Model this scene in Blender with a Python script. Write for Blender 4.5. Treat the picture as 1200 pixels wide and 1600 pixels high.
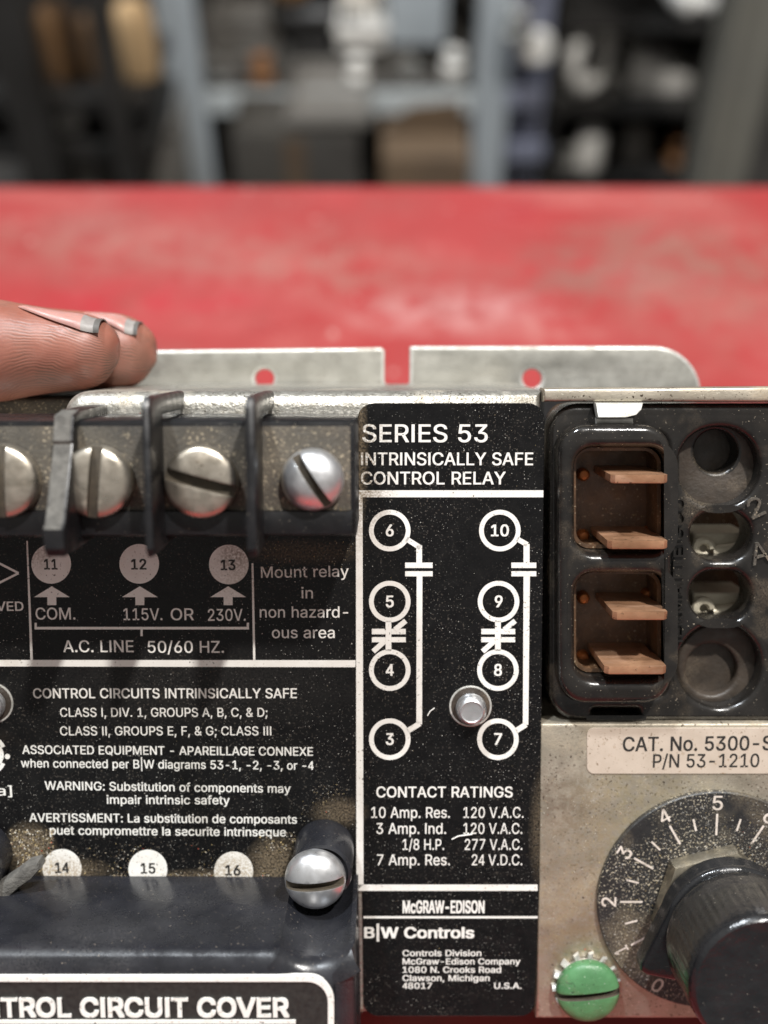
import bpy, bmesh, math, random, os
from math import sin, cos, pi, radians, hypot, atan2
from mathutils import Vector, Matrix, noise as mnoise
from mathutils.geometry import tessellate_polygon, delaunay_2d_cdt

random.seed(7)
S = bpy.context.scene
COL = S.collection
for o in list(bpy.data.objects):
    bpy.data.objects.remove(o)

# ------------------------------------------------------------------ camera, world, lamps, exposure
FPX = 1700.0                       # focal length in photograph pixels (1200 x 1600)
D0 = 0.170                         # camera to panel along the axis, metres
PITCH = radians(45)
TILT = radians(8.5)
HC = 0.2215
CAM = Vector((0, -0.12, HC))
VR = Vector((1, 0, 0)); VB = Vector((0, -cos(PITCH), sin(PITCH))); VP = Vector((0, sin(PITCH), cos(PITCH)))
PU = VR; PV = VP * cos(TILT) + VB * sin(TILT); PN = PU.cross(PV)
C0 = CAM - VB * D0

cd = bpy.data.cameras.new('camera'); cam = bpy.data.objects.new('camera', cd); COL.objects.link(cam)
cam.matrix_world = Matrix(((VR.x, VP.x, VB.x, CAM.x), (VR.y, VP.y, VB.y, CAM.y), (VR.z, VP.z, VB.z, CAM.z), (0, 0, 0, 1)))
cd.sensor_fit = 'VERTICAL'; cd.sensor_height = 36; cd.lens = FPX / 1600 * 36
cd.clip_start = 0.01; cd.clip_end = 60
cd.dof.use_dof = True; cd.dof.focus_distance = 0.168; cd.dof.aperture_fstop = 8.3
S.camera = cam

w = bpy.data.worlds.new('World'); S.world = w; w.use_nodes = True
nt = w.node_tree; nt.nodes.clear()
wo = nt.nodes.new('ShaderNodeOutputWorld'); bg = nt.nodes.new('ShaderNodeBackground')
tc = nt.nodes.new('ShaderNodeTexCoord'); sx = nt.nodes.new('ShaderNodeSeparateXYZ'); rp = nt.nodes.new('ShaderNodeValToRGB')
mp = nt.nodes.new('ShaderNodeMapRange'); mp.inputs[1].default_value = -1; mp.inputs[2].default_value = 1
nt.links.new(tc.outputs['Generated'], sx.inputs[0]); nt.links.new(sx.outputs[2], mp.inputs[0]); nt.links.new(mp.outputs[0], rp.inputs[0])
nt.links.new(rp.outputs[0], bg.inputs[0]); nt.links.new(bg.outputs[0], wo.inputs[0])
e = rp.color_ramp.elements
e[0].position = 0.30; e[0].color = (0.06, 0.05, 0.045, 1); e[1].position = 1.0; e[1].color = (0.62, 0.60, 0.57, 1)
k = e.new(0.55); k.color = (0.235, 0.23, 0.222, 1)
bg.inputs[1].default_value = 0.90

def lamp(name, loc, target, size, power, col):
    l = bpy.data.lights.new(name, 'AREA'); l.shape = 'DISK'; l.size = size; l.energy = power; l.color = col
    o = bpy.data.objects.new(name, l); COL.objects.link(o); o.location = loc
    o.rotation_euler = (Vector(target) - Vector(loc)).to_track_quat('-Z', 'Y').to_euler()
    return o
LD = (PU * 0.27 + PV * 0.735 + PN * 0.61).normalized()
lamp('ceiling_lamp_key', C0 + LD * 2.0, C0, 0.085, 54, (1.0, 0.97, 0.93))
lamp('ceiling_lamp_far', (-0.55, 0.42, 2.1), (0, 0.7, -0.2), 0.14, 46, (0.88, 0.94, 1.0))

S.view_settings.view_transform = 'Standard'; S.view_settings.look = 'None'
S.view_settings.exposure = 0.0; S.view_settings.gamma = 1.0; S.view_settings.use_curve_mapping = False
S.cycles.use_denoising = True
S.cycles.max_bounces = 8

# ------------------------------------------------------------------ coordinates
V_BASE = -0.0965; N_BASE = -0.038          # root of the relay (its base edge) in panel coordinates
BASE = Vector((0, V_BASE, N_BASE))
DEV = Matrix(((PU.x, PV.x, PN.x, 0), (PU.y, PV.y, PN.y, 0), (PU.z, PV.z, PN.z, 0), (0, 0, 0, 1)))
DEV.translation = C0 + PV * V_BASE + PN * N_BASE

def P(px, py, h=0.0):
    """photograph pixel -> (u, v) on the plane h metres above the panel"""
    dx = (px - 600) / FPX; dy = -(py - 800) / FPX
    s = (D0 * cos(TILT) - h) / (cos(TILT) + sin(TILT) * dy)
    return (s * dx, s * (dy * cos(TILT) - sin(TILT)) + D0 * sin(TILT))

def world_at(px, py, Y):
    d = VR * ((px - 600) / FPX) + VP * (-(py - 800) / FPX) - VB
    return CAM + d * ((Y - CAM.y) / d.y)

def table_at(px, py):
    d = VR * ((px - 600) / FPX) + VP * (-(py - 800) / FPX) - VB
    return CAM + d * (-CAM.z / d.z)

MM = 0.001

# ------------------------------------------------------------------ materials
def loc(px, py): q = P(px, py); return (q[0], q[1] - V_BASE, -N_BASE)
def mat(name, c1, c2=None, scale=600, rough=0.5, metal=0.0, bump=0.0, bump_scale=2500, bump_dist=0.0001,
        specks=None, dirt=None, rough_var=0.12, spec=0.5, streak=None, sss=0.0, coat=0.0, detail=5, vcol=None, spot=None):
    m = bpy.data.materials.new(name); m.use_nodes = True
    t = m.node_tree; N = t.nodes; L = t.links
    b = N['Principled BSDF']
    tcn = N.new('ShaderNodeTexCoord'); co = tcn.outputs['Object']
    def noise(sc, det=detail, r=0.55, vec=None, dist=0.0):
        n = N.new('ShaderNodeTexNoise'); n.inputs['Scale'].default_value = sc; n.inputs['Detail'].default_value = det
        n.inputs['Roughness'].default_value = r; n.inputs['Distortion'].default_value = dist
        L.new(vec or co, n.inputs['Vector']); return n.outputs['Fac']
    def ramp(f, a, bb):
        r = N.new('ShaderNodeMapRange'); r.inputs[1].default_value = a; r.inputs[2].default_value = bb
        L.new(f, r.inputs[0]); return r.outputs[0]
    def mix(f, a, bb):
        x = N.new('ShaderNodeMix'); x.data_type = 'RGBA'; L.new(f, x.inputs[0])
        for i, q in ((6, a), (7, bb)):
            if isinstance(q, tuple): x.inputs[i].default_value = (*q, 1)
            else: L.new(q, x.inputs[i])
        return x.outputs[2]
    def mul(a, bb):
        x = N.new('ShaderNodeMath'); x.operation = 'MULTIPLY'; L.new(a, x.inputs[0])
        if isinstance(bb, (int, float)): x.inputs[1].default_value = bb
        else: L.new(bb, x.inputs[1])
        return x.outputs[0]
    c = mix(ramp(noise(scale), 0.3, 0.7), c1, c2 or c1)
    if vcol:
        a = N.new('ShaderNodeVertexColor'); a.layer_name = vcol
        x = N.new('ShaderNodeMix'); x.data_type = 'RGBA'; x.blend_type = 'MULTIPLY'; x.inputs[0].default_value = 1
        L.new(c, x.inputs[6]); L.new(a.outputs[0], x.inputs[7]); c = x.outputs[2]
    if streak:                      # (colour, amount, scale vector)
        mpn = N.new('ShaderNodeMapping'); mpn.inputs['Scale'].default_value = streak[2]; L.new(co, mpn.inputs['Vector'])
        f = mul(ramp(noise(1.0, 4, 0.6, mpn.outputs[0]), 0.52, 0.72), streak[1]); c = mix(f, c, streak[0])
    rfac = ramp(noise(scale * 1.7), 0.3, 0.7)
    rr = N.new('ShaderNodeMapRange'); rr.inputs[3].default_value = max(0.03, rough - rough_var); rr.inputs[4].default_value = min(1, rough + rough_var)
    L.new(rfac, rr.inputs[0]); rough_out = rr.outputs[0]
    met_out = None
    if dirt:                        # (colour, low-frequency scale, threshold, amount)
        f = ramp(noise(dirt[1], 3, 0.6), dirt[2], dirt[2] + 0.16)
        g = ramp(noise(3800, 4, 0.7), 0.36, 0.62)
        f = mul(mul(f, g), dirt[3]); c = mix(f, c, dirt[0])
        x = N.new('ShaderNodeMix'); L.new(f, x.inputs[0]); L.new(rough_out, x.inputs[2]); x.inputs[3].default_value = 0.9; rough_out = x.outputs[0]
        if metal > 0:
            x = N.new('ShaderNodeMapRange'); L.new(f, x.inputs[0]); x.inputs[3].default_value = metal; x.inputs[4].default_value = 0.0; met_out = x.outputs[0]
    for sp in ([specks] if specks and not isinstance(specks, list) else (specks or [])):   # (colour, scale, threshold, patch scale)
        f = ramp(noise(sp[1], 2, 0.5), sp[2], sp[2] + 0.03)
        f = mul(f, ramp(noise(sp[3], 2), 0.35, 0.6)); c = mix(f, c, sp[0])
    for cen, sc, colr, amt in (spot or []):    # worn or smeared patches: (centre, 1/size, colour, amount)
        va = N.new('ShaderNodeVectorMath'); va.operation = 'SUBTRACT'; L.new(co, va.inputs[0]); va.inputs[1].default_value = cen
        vb_ = N.new('ShaderNodeVectorMath'); vb_.operation = 'MULTIPLY'; L.new(va.outputs[0], vb_.inputs[0]); vb_.inputs[1].default_value = sc
        vl = N.new('ShaderNodeVectorMath'); vl.operation = 'LENGTH'; L.new(vb_.outputs[0], vl.inputs[0])
        f = N.new('ShaderNodeMapRange'); f.inputs[1].default_value = 1.0; f.inputs[2].default_value = 0.35; L.new(vl.outputs[1], f.inputs[0])
        f = mul(mul(f.outputs[0], ramp(noise(scale * 6, 4, 0.6), 0.36, 0.62)), amt); c = mix(f, c, colr)
    L.new(c, b.inputs['Base Color'])
    L.new(rough_out, b.inputs['Roughness'])
    if met_out: L.new(met_out, b.inputs['Metallic'])
    else: b.inputs['Metallic'].default_value = metal
    b.inputs['Specular IOR Level'].default_value = spec
    if coat: b.inputs['Coat Weight'].default_value = coat; b.inputs['Coat Roughness'].default_value = 0.15
    if sss:
        b.inputs['Subsurface Weight'].default_value = sss; b.inputs['Subsurface Radius'].default_value = (0.003, 0.0012, 0.0007); b.inputs['Subsurface Scale'].default_value = 0.6
    if bump:
        bn = N.new('ShaderNodeBump'); bn.inputs['Strength'].default_value = bump; bn.inputs['Distance'].default_value = bump_dist
        L.new(noise(bump_scale, 4, 0.6), bn.inputs['Height']); L.new(bn.outputs[0], b.inputs['Normal'])
    return m

TAN = (0.30, 0.22, 0.13); WHITE_SPECK = (0.55, 0.53, 0.48)
M = {}
M['silver'] = mat('silver paint', (0.56, 0.54, 0.49), (0.40, 0.38, 0.33), 900, 0.36, 0.75, 0.6, 1500, 0.00025,
                  specks=((0.13, 0.11, 0.08), 2600, 0.62, 150), dirt=((0.30, 0.24, 0.16), 120, 0.52, 0.9))
M['zinc'] = mat('dusty zinc plate', (0.52, 0.465, 0.375), (0.40, 0.35, 0.275), 160, 0.45, 0.72, 0.35, 2200, 0.00012,
                specks=[((0.07, 0.05, 0.035), 2100, 0.625, 130), ((0.75, 0.70, 0.58), 2800, 0.66, 90)], dirt=((0.34, 0.26, 0.16), 70, 0.5, 0.6), spot=[(loc(925, 1470), (70, 55, 40), (0.42, 0.33, 0.20), 0.7), (loc(965, 1290), (90, 90, 40), (0.50, 0.42, 0.27), 0.7), (loc(890, 1340), (80, 60, 40), (0.46, 0.37, 0.25), 0.45), (loc(880, 1240), (110, 110, 40), (0.20, 0.14, 0.11), 0.5), (loc(1010, 1226), (60, 190, 40), (0.5, 0.42, 0.27), 0.5)])
M['plate'] = mat('galvanised plate', (0.40, 0.39, 0.35), (0.31, 0.30, 0.265), 220, 0.45, 0.6, 0.15, 900, 0.0001,
                 streak=((0.50, 0.48, 0.43), 0.5, (30, 500, 300)), specks=((0.16, 0.13, 0.1), 2000, 0.66, 80))
DUST = (0.26, 0.20, 0.13)
DSP = [(loc(100, 1358), (110, 380, 60), DUST, 0.55), (loc(340, 1372), (70, 480, 60), DUST, 0.5), (loc(48, 1325), (210, 190, 60), DUST, 0.75), (loc(530, 1268), (190, 330, 60), DUST, 0.5), (loc(428, 1345), (200, 200, 60), DUST, 0.7),
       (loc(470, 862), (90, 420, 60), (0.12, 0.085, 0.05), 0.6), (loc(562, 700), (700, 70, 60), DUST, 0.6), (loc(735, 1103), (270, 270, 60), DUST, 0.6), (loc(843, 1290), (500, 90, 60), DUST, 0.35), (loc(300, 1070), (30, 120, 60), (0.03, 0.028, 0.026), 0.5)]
M['label'] = mat('black label film', (0.0038, 0.0038, 0.0042), (0.008, 0.0078, 0.0078), 500, 0.27, 0, 0.35, 2600, 0.00007,
                 specks=[(WHITE_SPECK, 3600, 0.69, 110), ((0.07, 0.06, 0.05), 2900, 0.64, 60)], dirt=((0.09, 0.068, 0.045), 60, 0.68, 0.3), spec=0.24, spot=DSP)
M['print'] = mat('cream print', (0.80, 0.785, 0.74), (0.73, 0.705, 0.655), 500, 0.5, 0, 0.2, 2600, 0.00004,
                 specks=[((0.22, 0.17, 0.11), 2600, 0.68, 90), ((0.10, 0.09, 0.08), 1900, 0.665, 60)], dirt=((0.46, 0.39, 0.29), 130, 0.62, 0.55),
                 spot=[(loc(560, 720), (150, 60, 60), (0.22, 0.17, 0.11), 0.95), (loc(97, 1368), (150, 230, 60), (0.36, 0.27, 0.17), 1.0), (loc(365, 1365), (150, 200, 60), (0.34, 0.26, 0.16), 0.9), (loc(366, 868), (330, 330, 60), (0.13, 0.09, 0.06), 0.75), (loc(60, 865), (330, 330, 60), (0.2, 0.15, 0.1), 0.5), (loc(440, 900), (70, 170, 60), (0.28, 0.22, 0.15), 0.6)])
M['slot'] = mat('shaded grimy slot', (0.10, 0.08, 0.055), (0.05, 0.042, 0.032), 600, 0.7, 0.2)  # slot shade put into the colour, along with brown grime
M['tooth'] = mat('whitish plated steel', (0.64, 0.63, 0.59), (0.44, 0.43, 0.39), 700, 0.42, 0.4, dirt=((0.26, 0.21, 0.14), 260, 0.58, 0.7))
M['umber'] = mat('brown dusty recess', (0.050, 0.037, 0.027), (0.026, 0.020, 0.015), 300, 0.5, 0, 0.5, 1500, 0.0002, dirt=((0.18, 0.135, 0.09), 130, 0.58, 0.6))
M['ink'] = mat('black ink', (0.012, 0.011, 0.010), (0.026, 0.024, 0.021), 1200, 0.6)
M['bakelite'] = mat('black bakelite', (0.006, 0.006, 0.007), (0.012, 0.012, 0.013), 250, 0.34, 0, 0.3, 900, 0.0001,
                    specks=((0.18, 0.16, 0.13), 2600, 0.71, 100), dirt=((0.08, 0.072, 0.06), 60, 0.64, 0.22), spec=0.4)
M['cover'] = mat('worn black cover', (0.011, 0.0115, 0.014), (0.021, 0.0215, 0.026), 180, 0.27, 0, 0.35, 800, 0.00012,
                 specks=((0.20, 0.17, 0.14), 2400, 0.70, 90), dirt=((0.075, 0.073, 0.075), 50, 0.54, 0.45))
M['dusty'] = mat('dust-caked bakelite', (0.085, 0.074, 0.058), (0.030, 0.027, 0.023), 300, 0.75, 0, 0.8, 2200, 0.00022,
                 specks=((0.36, 0.30, 0.21), 2300, 0.62, 150), dirt=((0.20, 0.165, 0.12), 150, 0.46, 0.8))
M['chalk'] = mat('broken chalky bakelite', (0.15, 0.142, 0.127), (0.07, 0.066, 0.06), 700, 0.9, 0, 1.0, 1600, 0.0003)
M['socket'] = mat('black socket plastic', (0.009, 0.0082, 0.0076), (0.020, 0.0175, 0.015), 220, 0.22, 0, 0.3, 1100, 0.00012,
                  specks=((0.34, 0.29, 0.22), 2700, 0.695, 120), dirt=((0.17, 0.13, 0.085), 110, 0.55, 0.5))
M['amber'] = mat('brown phenolic', (0.13, 0.068, 0.034), (0.06, 0.034, 0.019), 300, 0.4, 0, 0.4, 1500, 0.0002,
                 specks=((0.45, 0.36, 0.24), 2500, 0.66, 100), dirt=((0.20, 0.13, 0.07), 130, 0.56, 0.7))
M['copper'] = mat('copper blade', (0.60, 0.33, 0.19), (0.36, 0.19, 0.105), 170, 0.40, 0.6, 0.4, 1500, 0.00012, dirt=((0.30, 0.18, 0.10), 160, 0.54, 0.6), streak=((0.74, 0.48, 0.33), 0.5, (150, 300, 700)), specks=((0.12, 0.07, 0.04), 1500, 0.66, 200))
M['rivet'] = mat('orange rivet', (0.45, 0.15, 0.035), (0.32, 0.10, 0.03), 900, 0.45, 0.5)
M['nickel'] = mat('dull nickel screw', (0.60, 0.545, 0.46), (0.44, 0.39, 0.32), 350, 0.34, 0.9, 0.25, 900, 0.00012,
                  streak=((0.30, 0.26, 0.20), 0.6, (120, 500, 300)), specks=((0.18, 0.14, 0.1), 2300, 0.67, 150), dirt=((0.22, 0.17, 0.11), 260, 0.58, 0.6))
M['bright'] = mat('bright zinc screw', (0.82, 0.83, 0.85), (0.70, 0.70, 0.70), 400, 0.34, 0.9, 0.2, 700, 0.00012, rough_var=0.08, dirt=((0.28, 0.22, 0.15), 220, 0.66, 0.6))
M['gold'] = mat('dusty brass nut', (0.50, 0.45, 0.36), (0.36, 0.32, 0.24), 300, 0.32, 0.95, 0.3, 1600, 0.0001, dirt=((0.30, 0.23, 0.13), 150, 0.52, 0.7))
M['knob'] = mat('black knob plastic', (0.009, 0.0095, 0.0105), (0.016, 0.016, 0.017), 250, 0.21, 0, 0.7, 600, 0.0002,
                specks=((0.20, 0.18, 0.15), 2000, 0.72, 80), dirt=((0.05, 0.04, 0.035), 60, 0.58, 0.5))
M['dial'] = mat('dusty dial', (0.016, 0.016, 0.017), (0.028, 0.026, 0.024), 300, 0.45, 0, 0.5, 2400, 0.00012,
                specks=[((0.50, 0.44, 0.33), 2900, 0.605, 75), ((0.75, 0.72, 0.66), 3600, 0.67, 120)], dirt=((0.24, 0.19, 0.12), 85, 0.50, 0.6))
M['dialprint'] = mat('faded pink print', (0.72, 0.64, 0.57), (0.52, 0.45, 0.39), 800, 0.6, 0, specks=((0.10, 0.08, 0.06), 2600, 0.62, 120))
M['sticker'] = mat('cream sticker', (0.53, 0.445, 0.365), (0.46, 0.38, 0.305), 260, 0.55, 0, 0.15, 1800, 0.00005,
                   specks=[((0.20, 0.14, 0.09), 2500, 0.66, 110), ((0.34, 0.25, 0.17), 1400, 0.66, 60)], dirt=((0.42, 0.35, 0.25), 120, 0.60, 0.5))
M['green'] = mat('green enamel', (0.085, 0.225, 0.095), (0.055, 0.155, 0.062), 300, 0.42, 0, 0.6, 500, 0.00025,
                 specks=[((0.5, 0.6, 0.45), 2600, 0.68, 150), ((0.03, 0.06, 0.03), 1300, 0.66, 150), ((0.42, 0.44, 0.40), 900, 0.70, 120)], dirt=((0.16, 0.16, 0.09), 220, 0.56, 0.6))
M['gap_shade'] = mat('gap shade black', (0.006, 0.005, 0.005), rough=0.8)
M['beige'] = mat('tinned contact', (0.60, 0.55, 0.43), (0.46, 0.41, 0.31), 600, 0.45, 0.2, 0.4, 1500, 0.0002)
M['grit'] = mat('grit', (1, 1, 1), rough=0.85, vcol='tint')

# ------------------------------------------------------------------ mesh building
class MB:
    def __init__(s): s.v = []; s.f = []; s.m = []; s.slots = []; s.cols = []; s.col = None
    def mi(s, m):
        if m not in s.slots: s.slots.append(m)
        return s.slots.index(m)
    def vert(s, p): s.v.append(tuple(p)); s.cols.append(s.col); return len(s.v) - 1
    def face(s, idx, m): s.f.append(tuple(idx)); s.m.append(s.mi(m))
    def poly(s, pts, m): s.face([s.vert(p) for p in pts], m)
    def build(s, name, parent=None, smooth=40, offset=True, origin=None):
        me = bpy.data.meshes.new(name)
        vs = s.v
        if parent is not None and offset: vs = [(x, y - V_BASE, z - N_BASE) for x, y, z in vs]
        if origin is not None: vs = [(x - origin[0], y - origin[1], z - origin[2]) for x, y, z in vs]
        me.from_pydata(vs, [], s.f)
        for m in s.slots: me.materials.append(M[m] if isinstance(m, str) else m)
        me.polygons.foreach_set('material_index', s.m)
        if any(c is not None for c in s.cols):
            a = me.color_attributes.new('tint', 'FLOAT_COLOR', 'POINT')
            a.data.foreach_set('color', [q for c in s.cols for q in (*(c or (1, 1, 1)), 1)])
        me.update()
        bm = bmesh.new(); bm.from_mesh(me); bmesh.ops.recalc_face_normals(bm, faces=bm.faces) if smooth is not None else None
        bm.to_mesh(me); bm.free()
        if smooth:
            me.polygons.foreach_set('use_smooth', [True] * len(me.polygons)); me.set_sharp_from_angle(angle=radians(smooth))
        o = bpy.data.objects.new(name, me); COL.objects.link(o)
        if parent is not None: o.parent = parent
        if origin is not None: o.location = origin
        return o
    # ---- shapes in (u, v, n)
    def plate(s, loops, n0, n1, m, bev=0.0, steps=3, side=None, top=None, xf=None, back=True):
        xf = xf or (lambda p: p)
        LL = []
        for i, lp in enumerate(loops):
            a = sum(lp[j][0] * lp[(j + 1) % len(lp)][1] - lp[(j + 1) % len(lp)][0] * lp[j][1] for j in range(len(lp)))
            lp = list(lp)
            if (a < 0) != (i > 0): lp.reverse()
            LL.append(lp)
        def inset(lp, d):
            out = []
            n = len(lp)
            for j in range(n):
                p0 = Vector(lp[j - 1]); p1 = Vector(lp[j]); p2 = Vector(lp[(j + 1) % n])
                e1 = (p1 - p0); e2 = (p2 - p1)
                if e1.length < 1e-9 or e2.length < 1e-9: out.append(tuple(p1)); continue
                e1.normalize(); e2.normalize()
                n1v = Vector((-e1.y, e1.x)); n2v = Vector((-e2.y, e2.x))
                mm = (n1v + n2v)
                if mm.length < 1e-6: mm = n1v.copy()
                mm.normalize(); dd = max(0.35, mm.dot(n1v))
                out.append(tuple(p1 + mm * (d / dd)))
            return out
        rings_all = []
        for lp in LL:
            rings = [[s.vert(xf((x, y, n0))) for x, y in lp]]
            if bev > 0:
                for q in range(steps + 1):
                    a = q / steps * pi / 2
                    ins = inset(lp, bev * (1 - cos(a))) if q else lp
                    rings.append([s.vert(xf((x, y, n1 - bev + bev * sin(a)))) for x, y in ins])
            else:
                rings.append([s.vert(xf((x, y, n1))) for x, y in lp])
            for r0, r1 in zip(rings, rings[1:]):
                for j in range(len(lp)):
                    k2 = (j + 1) % len(lp)
                    s.face((r0[j], r0[k2], r1[k2], r1[j]), side or m)
            rings_all.append(rings)
        def cap(sel, mm, flip):
            flat = [i for r in sel for i in r]
            tris = tessellate_polygon([[Vector(s.v[i]) for i in r] for r in sel]) if xf_is_flat else None
            for t in tris:
                idx = [flat[q] for q in t]
                s.face(idx[::-1] if flip else idx, mm)
        xf_is_flat = True
        cap([r[-1] for r in rings_all], top or m, False)
        if back: cap([r[0] for r in rings_all], m, True)
    def box(s, a, b, m, bev=0.0, xf=None):
        (u0, v0, n0), (u1, v1, n1) = a, b
        s.plate([[(u0, v0), (u1, v0), (u1, v1), (u0, v1)]], n0, n1, m, bev, 2, xf=xf)
    def lathe(s, prof, c, m, seg=40, xf=None, mod=None, cap0=True):
        """prof: (radius, n) from base to tip round an axis along n through c=(u,v)"""
        xf = xf or (lambda p: p)
        prev = None
        for i, (r, z) in enumerate(prof):
            if r < 1e-7: ring = [s.vert(xf((c[0], c[1], z)))]
            else:
                ring = []
                for j in range(seg):
                    a = 2 * pi * j / seg; rr = r * (mod(i, a) if mod else 1)
                    ring.append(s.vert(xf((c[0] + rr * cos(a), c[1] + rr * sin(a), z))))
            if prev:
                if len(ring) == 1:
                    for j in range(len(prev)): s.face((prev[j], prev[(j + 1) % len(prev)], ring[0]), m)
                elif len(prev) == 1:
                    for j in range(len(ring)): s.face((prev[0], ring[(j + 1) % len(ring)], ring[j]), m)
                else:
                    for j in range(seg): s.face((prev[j], prev[(j + 1) % seg], ring[(j + 1) % seg], ring[j]), m)
            elif cap0 and len(ring) > 1:
                s.face(ring[::-1], m)
            prev = ring
        if len(prev) > 1: s.face(prev, m)
    def tube(s, pts, rad, m, seg=10):
        """closed tube along points; rad number or list"""
        pts = [Vector(p) for p in pts]; prev = None; up = Vector((0.13, 0.31, 0.94)).normalized()
        for i, p in enumerate(pts):
            t = (pts[min(i + 1, len(pts) - 1)] - pts[max(i - 1, 0)]).normalized()
            x = t.cross(up).normalized(); y = x.cross(t)
            r = rad[i] if isinstance(rad, (list, tuple)) else rad
            ring = [s.vert(p + x * (r * cos(2 * pi * j / seg)) + y * (r * sin(2 * pi * j / seg))) for j in range(seg)]
            if prev:
                for j in range(seg): s.face((prev[j], prev[(j + 1) % seg], ring[(j + 1) % seg], ring[j]), m)
            else: s.face(ring[::-1], m)
            prev = ring
        s.face(prev, m)
    def torus(s, c, R, r, m, ax=Vector((0, 0, 1)), seg=40, sg=12):
        q = Vector((0, 0, 1)).rotation_difference(Vector(ax)); rings = []
        for i in range(seg):
            a = 2 * pi * i / seg
            rings.append([s.vert(Vector(c) + q @ Vector(((R + r * cos(2 * pi * j / sg)) * cos(a), (R + r * cos(2 * pi * j / sg)) * sin(a), r * sin(2 * pi * j / sg)))) for j in range(sg)])
        for i in range(seg):
            A = rings[i]; B = rings[(i + 1) % seg]
            for j in range(sg): s.face((A[j], B[j], B[(j + 1) % sg], A[(j + 1) % sg]), m)
    # ---- printed marks: flat film h above the panel, laid out in photograph pixels of that plane
    def pp(s, pts, h, m): s.poly([(*P(x, y, h), h) for x, y in pts], m)
    def line(s, x0, y0, x1, y1, wpx, h, m='print'):
        d = hypot(x1 - x0, y1 - y0); nx, ny = -(y1 - y0) / d * wpx / 2, (x1 - x0) / d * wpx / 2
        s.pp([(x0 + nx, y0 + ny), (x1 + nx, y1 + ny), (x1 - nx, y1 - ny), (x0 - nx, y0 - ny)], h, m)
    def rect(s, x0, y0, x1, y1, h, m='print'): s.pp([(x0, y1), (x1, y1), (x1, y0), (x0, y0)], h, m)
    def disc(s, cx, cy, r, h, m='print', a0=0, a1=360, seg=40):
        s.pp([(cx + r * cos(radians(-a)), cy + r * sin(radians(-a))) for a in [a0 + (a1 - a0) * i / seg for i in range(seg)]], h, m)
    def ring(s, cx, cy, r0, r1, h, m='print', a0=0, a1=360, seg=48):
        A = []
        for i in range(seg + 1):
            a = -radians(a0 + (a1 - a0) * i / seg)
            A.append(((cx + r0 * cos(a), cy + r0 * sin(a)), (cx + r1 * cos(a), cy + r1 * sin(a))))
        for (p, q), (p2, q2) in zip(A, A[1:]): s.pp([p, q, q2, p2], h, m)
    def text(s, txt, x0, x1, yb, cap, h, m='print', bold=0.0, depth=0.0, y1=None):
        """text whose ink spans x0..x1 px on baseline yb px with capitals cap px high"""
        a = Vector(P(x0, yb, h)); b = Vector(P(x1, yb if y1 is None else y1, h)); c = Vector(P(x0, yb - cap, h))
        s.text_uv(txt, a, b, (c - a).length, h, m, bold, depth)
    def text_uv(s, txt, a, b, caph, h, m, bold=0.0, depth=0.0):
        vs, fs, capu = glyphs(txt)
        xs = [v[0] for v in vs]; mn, mx = min(xs), max(xs)
        ex = (b - a); wd = ex.length; ex.normalize(); ey = Vector((-ex.y, ex.x))
        sx_ = wd / (mx - mn + 2 * bold); sy_ = caph / (capu + 2 * bold * 0.6)
        offs = [(0.0, 0.0)] if bold <= 0 else [(-bold, -bold * .6), (bold, -bold * .6), (-bold, bold * .6), (bold, bold * .6), (0, 0)]
        for n_, (ox, oy) in enumerate(offs):
            hh = h + n_ * 1.5e-6
            base = len(s.v)
            for x, y in vs:
                q = a + ex * ((x + ox - mn + bold) * sx_) + ey * ((y + oy + bold * .6) * sy_); s.vert((q.x, q.y, hh))
            for f in fs: s.face([base + i for i in f], m)
            if depth:
                cnt = set()
                for f in fs:
                    for i in range(len(f)): cnt.add((f[i], f[(i + 1) % len(f)]))
                low = {}
                for (i, j) in sorted(cnt):
                    if (j, i) not in cnt:
                        for q in (i, j):
                            if q not in low: low[q] = s.vert((s.v[base + q][0], s.v[base + q][1], h - depth))
                        s.face((base + i, low[i], low[j], base + j), m)

FONT = None
try:
    FONT = bpy.data.fonts.load(os.path.join(bpy.utils.resource_path('LOCAL'), 'datafiles', 'fonts', 'Inter.woff2'))
except Exception:
    FONT = None
_gc = {}
def _raw(txt):
    c = bpy.data.curves.new('lettering', 'FONT')
    if FONT: c.font = FONT
    c.body = txt; c.size = 1; c.resolution_u = 3; c.fill_mode = 'NONE'
    o = bpy.data.objects.new('lettering', c); COL.objects.link(o)
    bpy.context.view_layer.update()
    me = bpy.data.meshes.new_from_object(o.evaluated_get(bpy.context.evaluated_depsgraph_get()))
    pv = [Vector((v.co.x, v.co.y)) for v in me.vertices]; pe = [tuple(q.vertices) for q in me.edges]
    bpy.data.objects.remove(o); bpy.data.curves.remove(c); bpy.data.meshes.remove(me)
    if not pv: return [], []
    vo, eo, fo = delaunay_2d_cdt(pv, pe, [], 0, 1e-6)[:3]
    def inside(f):                                   # even-odd against the outline
        x = sum(vo[q].x for q in f) / len(f); y = sum(vo[q].y for q in f) / len(f); n = 0
        for a, b in pe:
            (x0, y0), (x1, y1) = pv[a], pv[b]
            if (y0 > y) != (y1 > y) and x < x0 + (y - y0) / (y1 - y0) * (x1 - x0): n += 1
        return n % 2 == 1
    fo = [f for f in fo if inside(f)]
    vs = [(q.x, q.y) for q in vo]; fs = []
    for f in fo:
        f = list(f)
        ar = sum(vs[f[q]][0] * vs[f[(q + 1) % len(f)]][1] - vs[f[(q + 1) % len(f)]][0] * vs[f[q]][1] for q in range(len(f)))
        fs.append(f if ar > 0 else f[::-1])
    return vs, fs
def _w(t):
    xs = [x for x, y in _raw(t)[0]]; return max(xs) - min(xs)
_adv = {}
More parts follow.
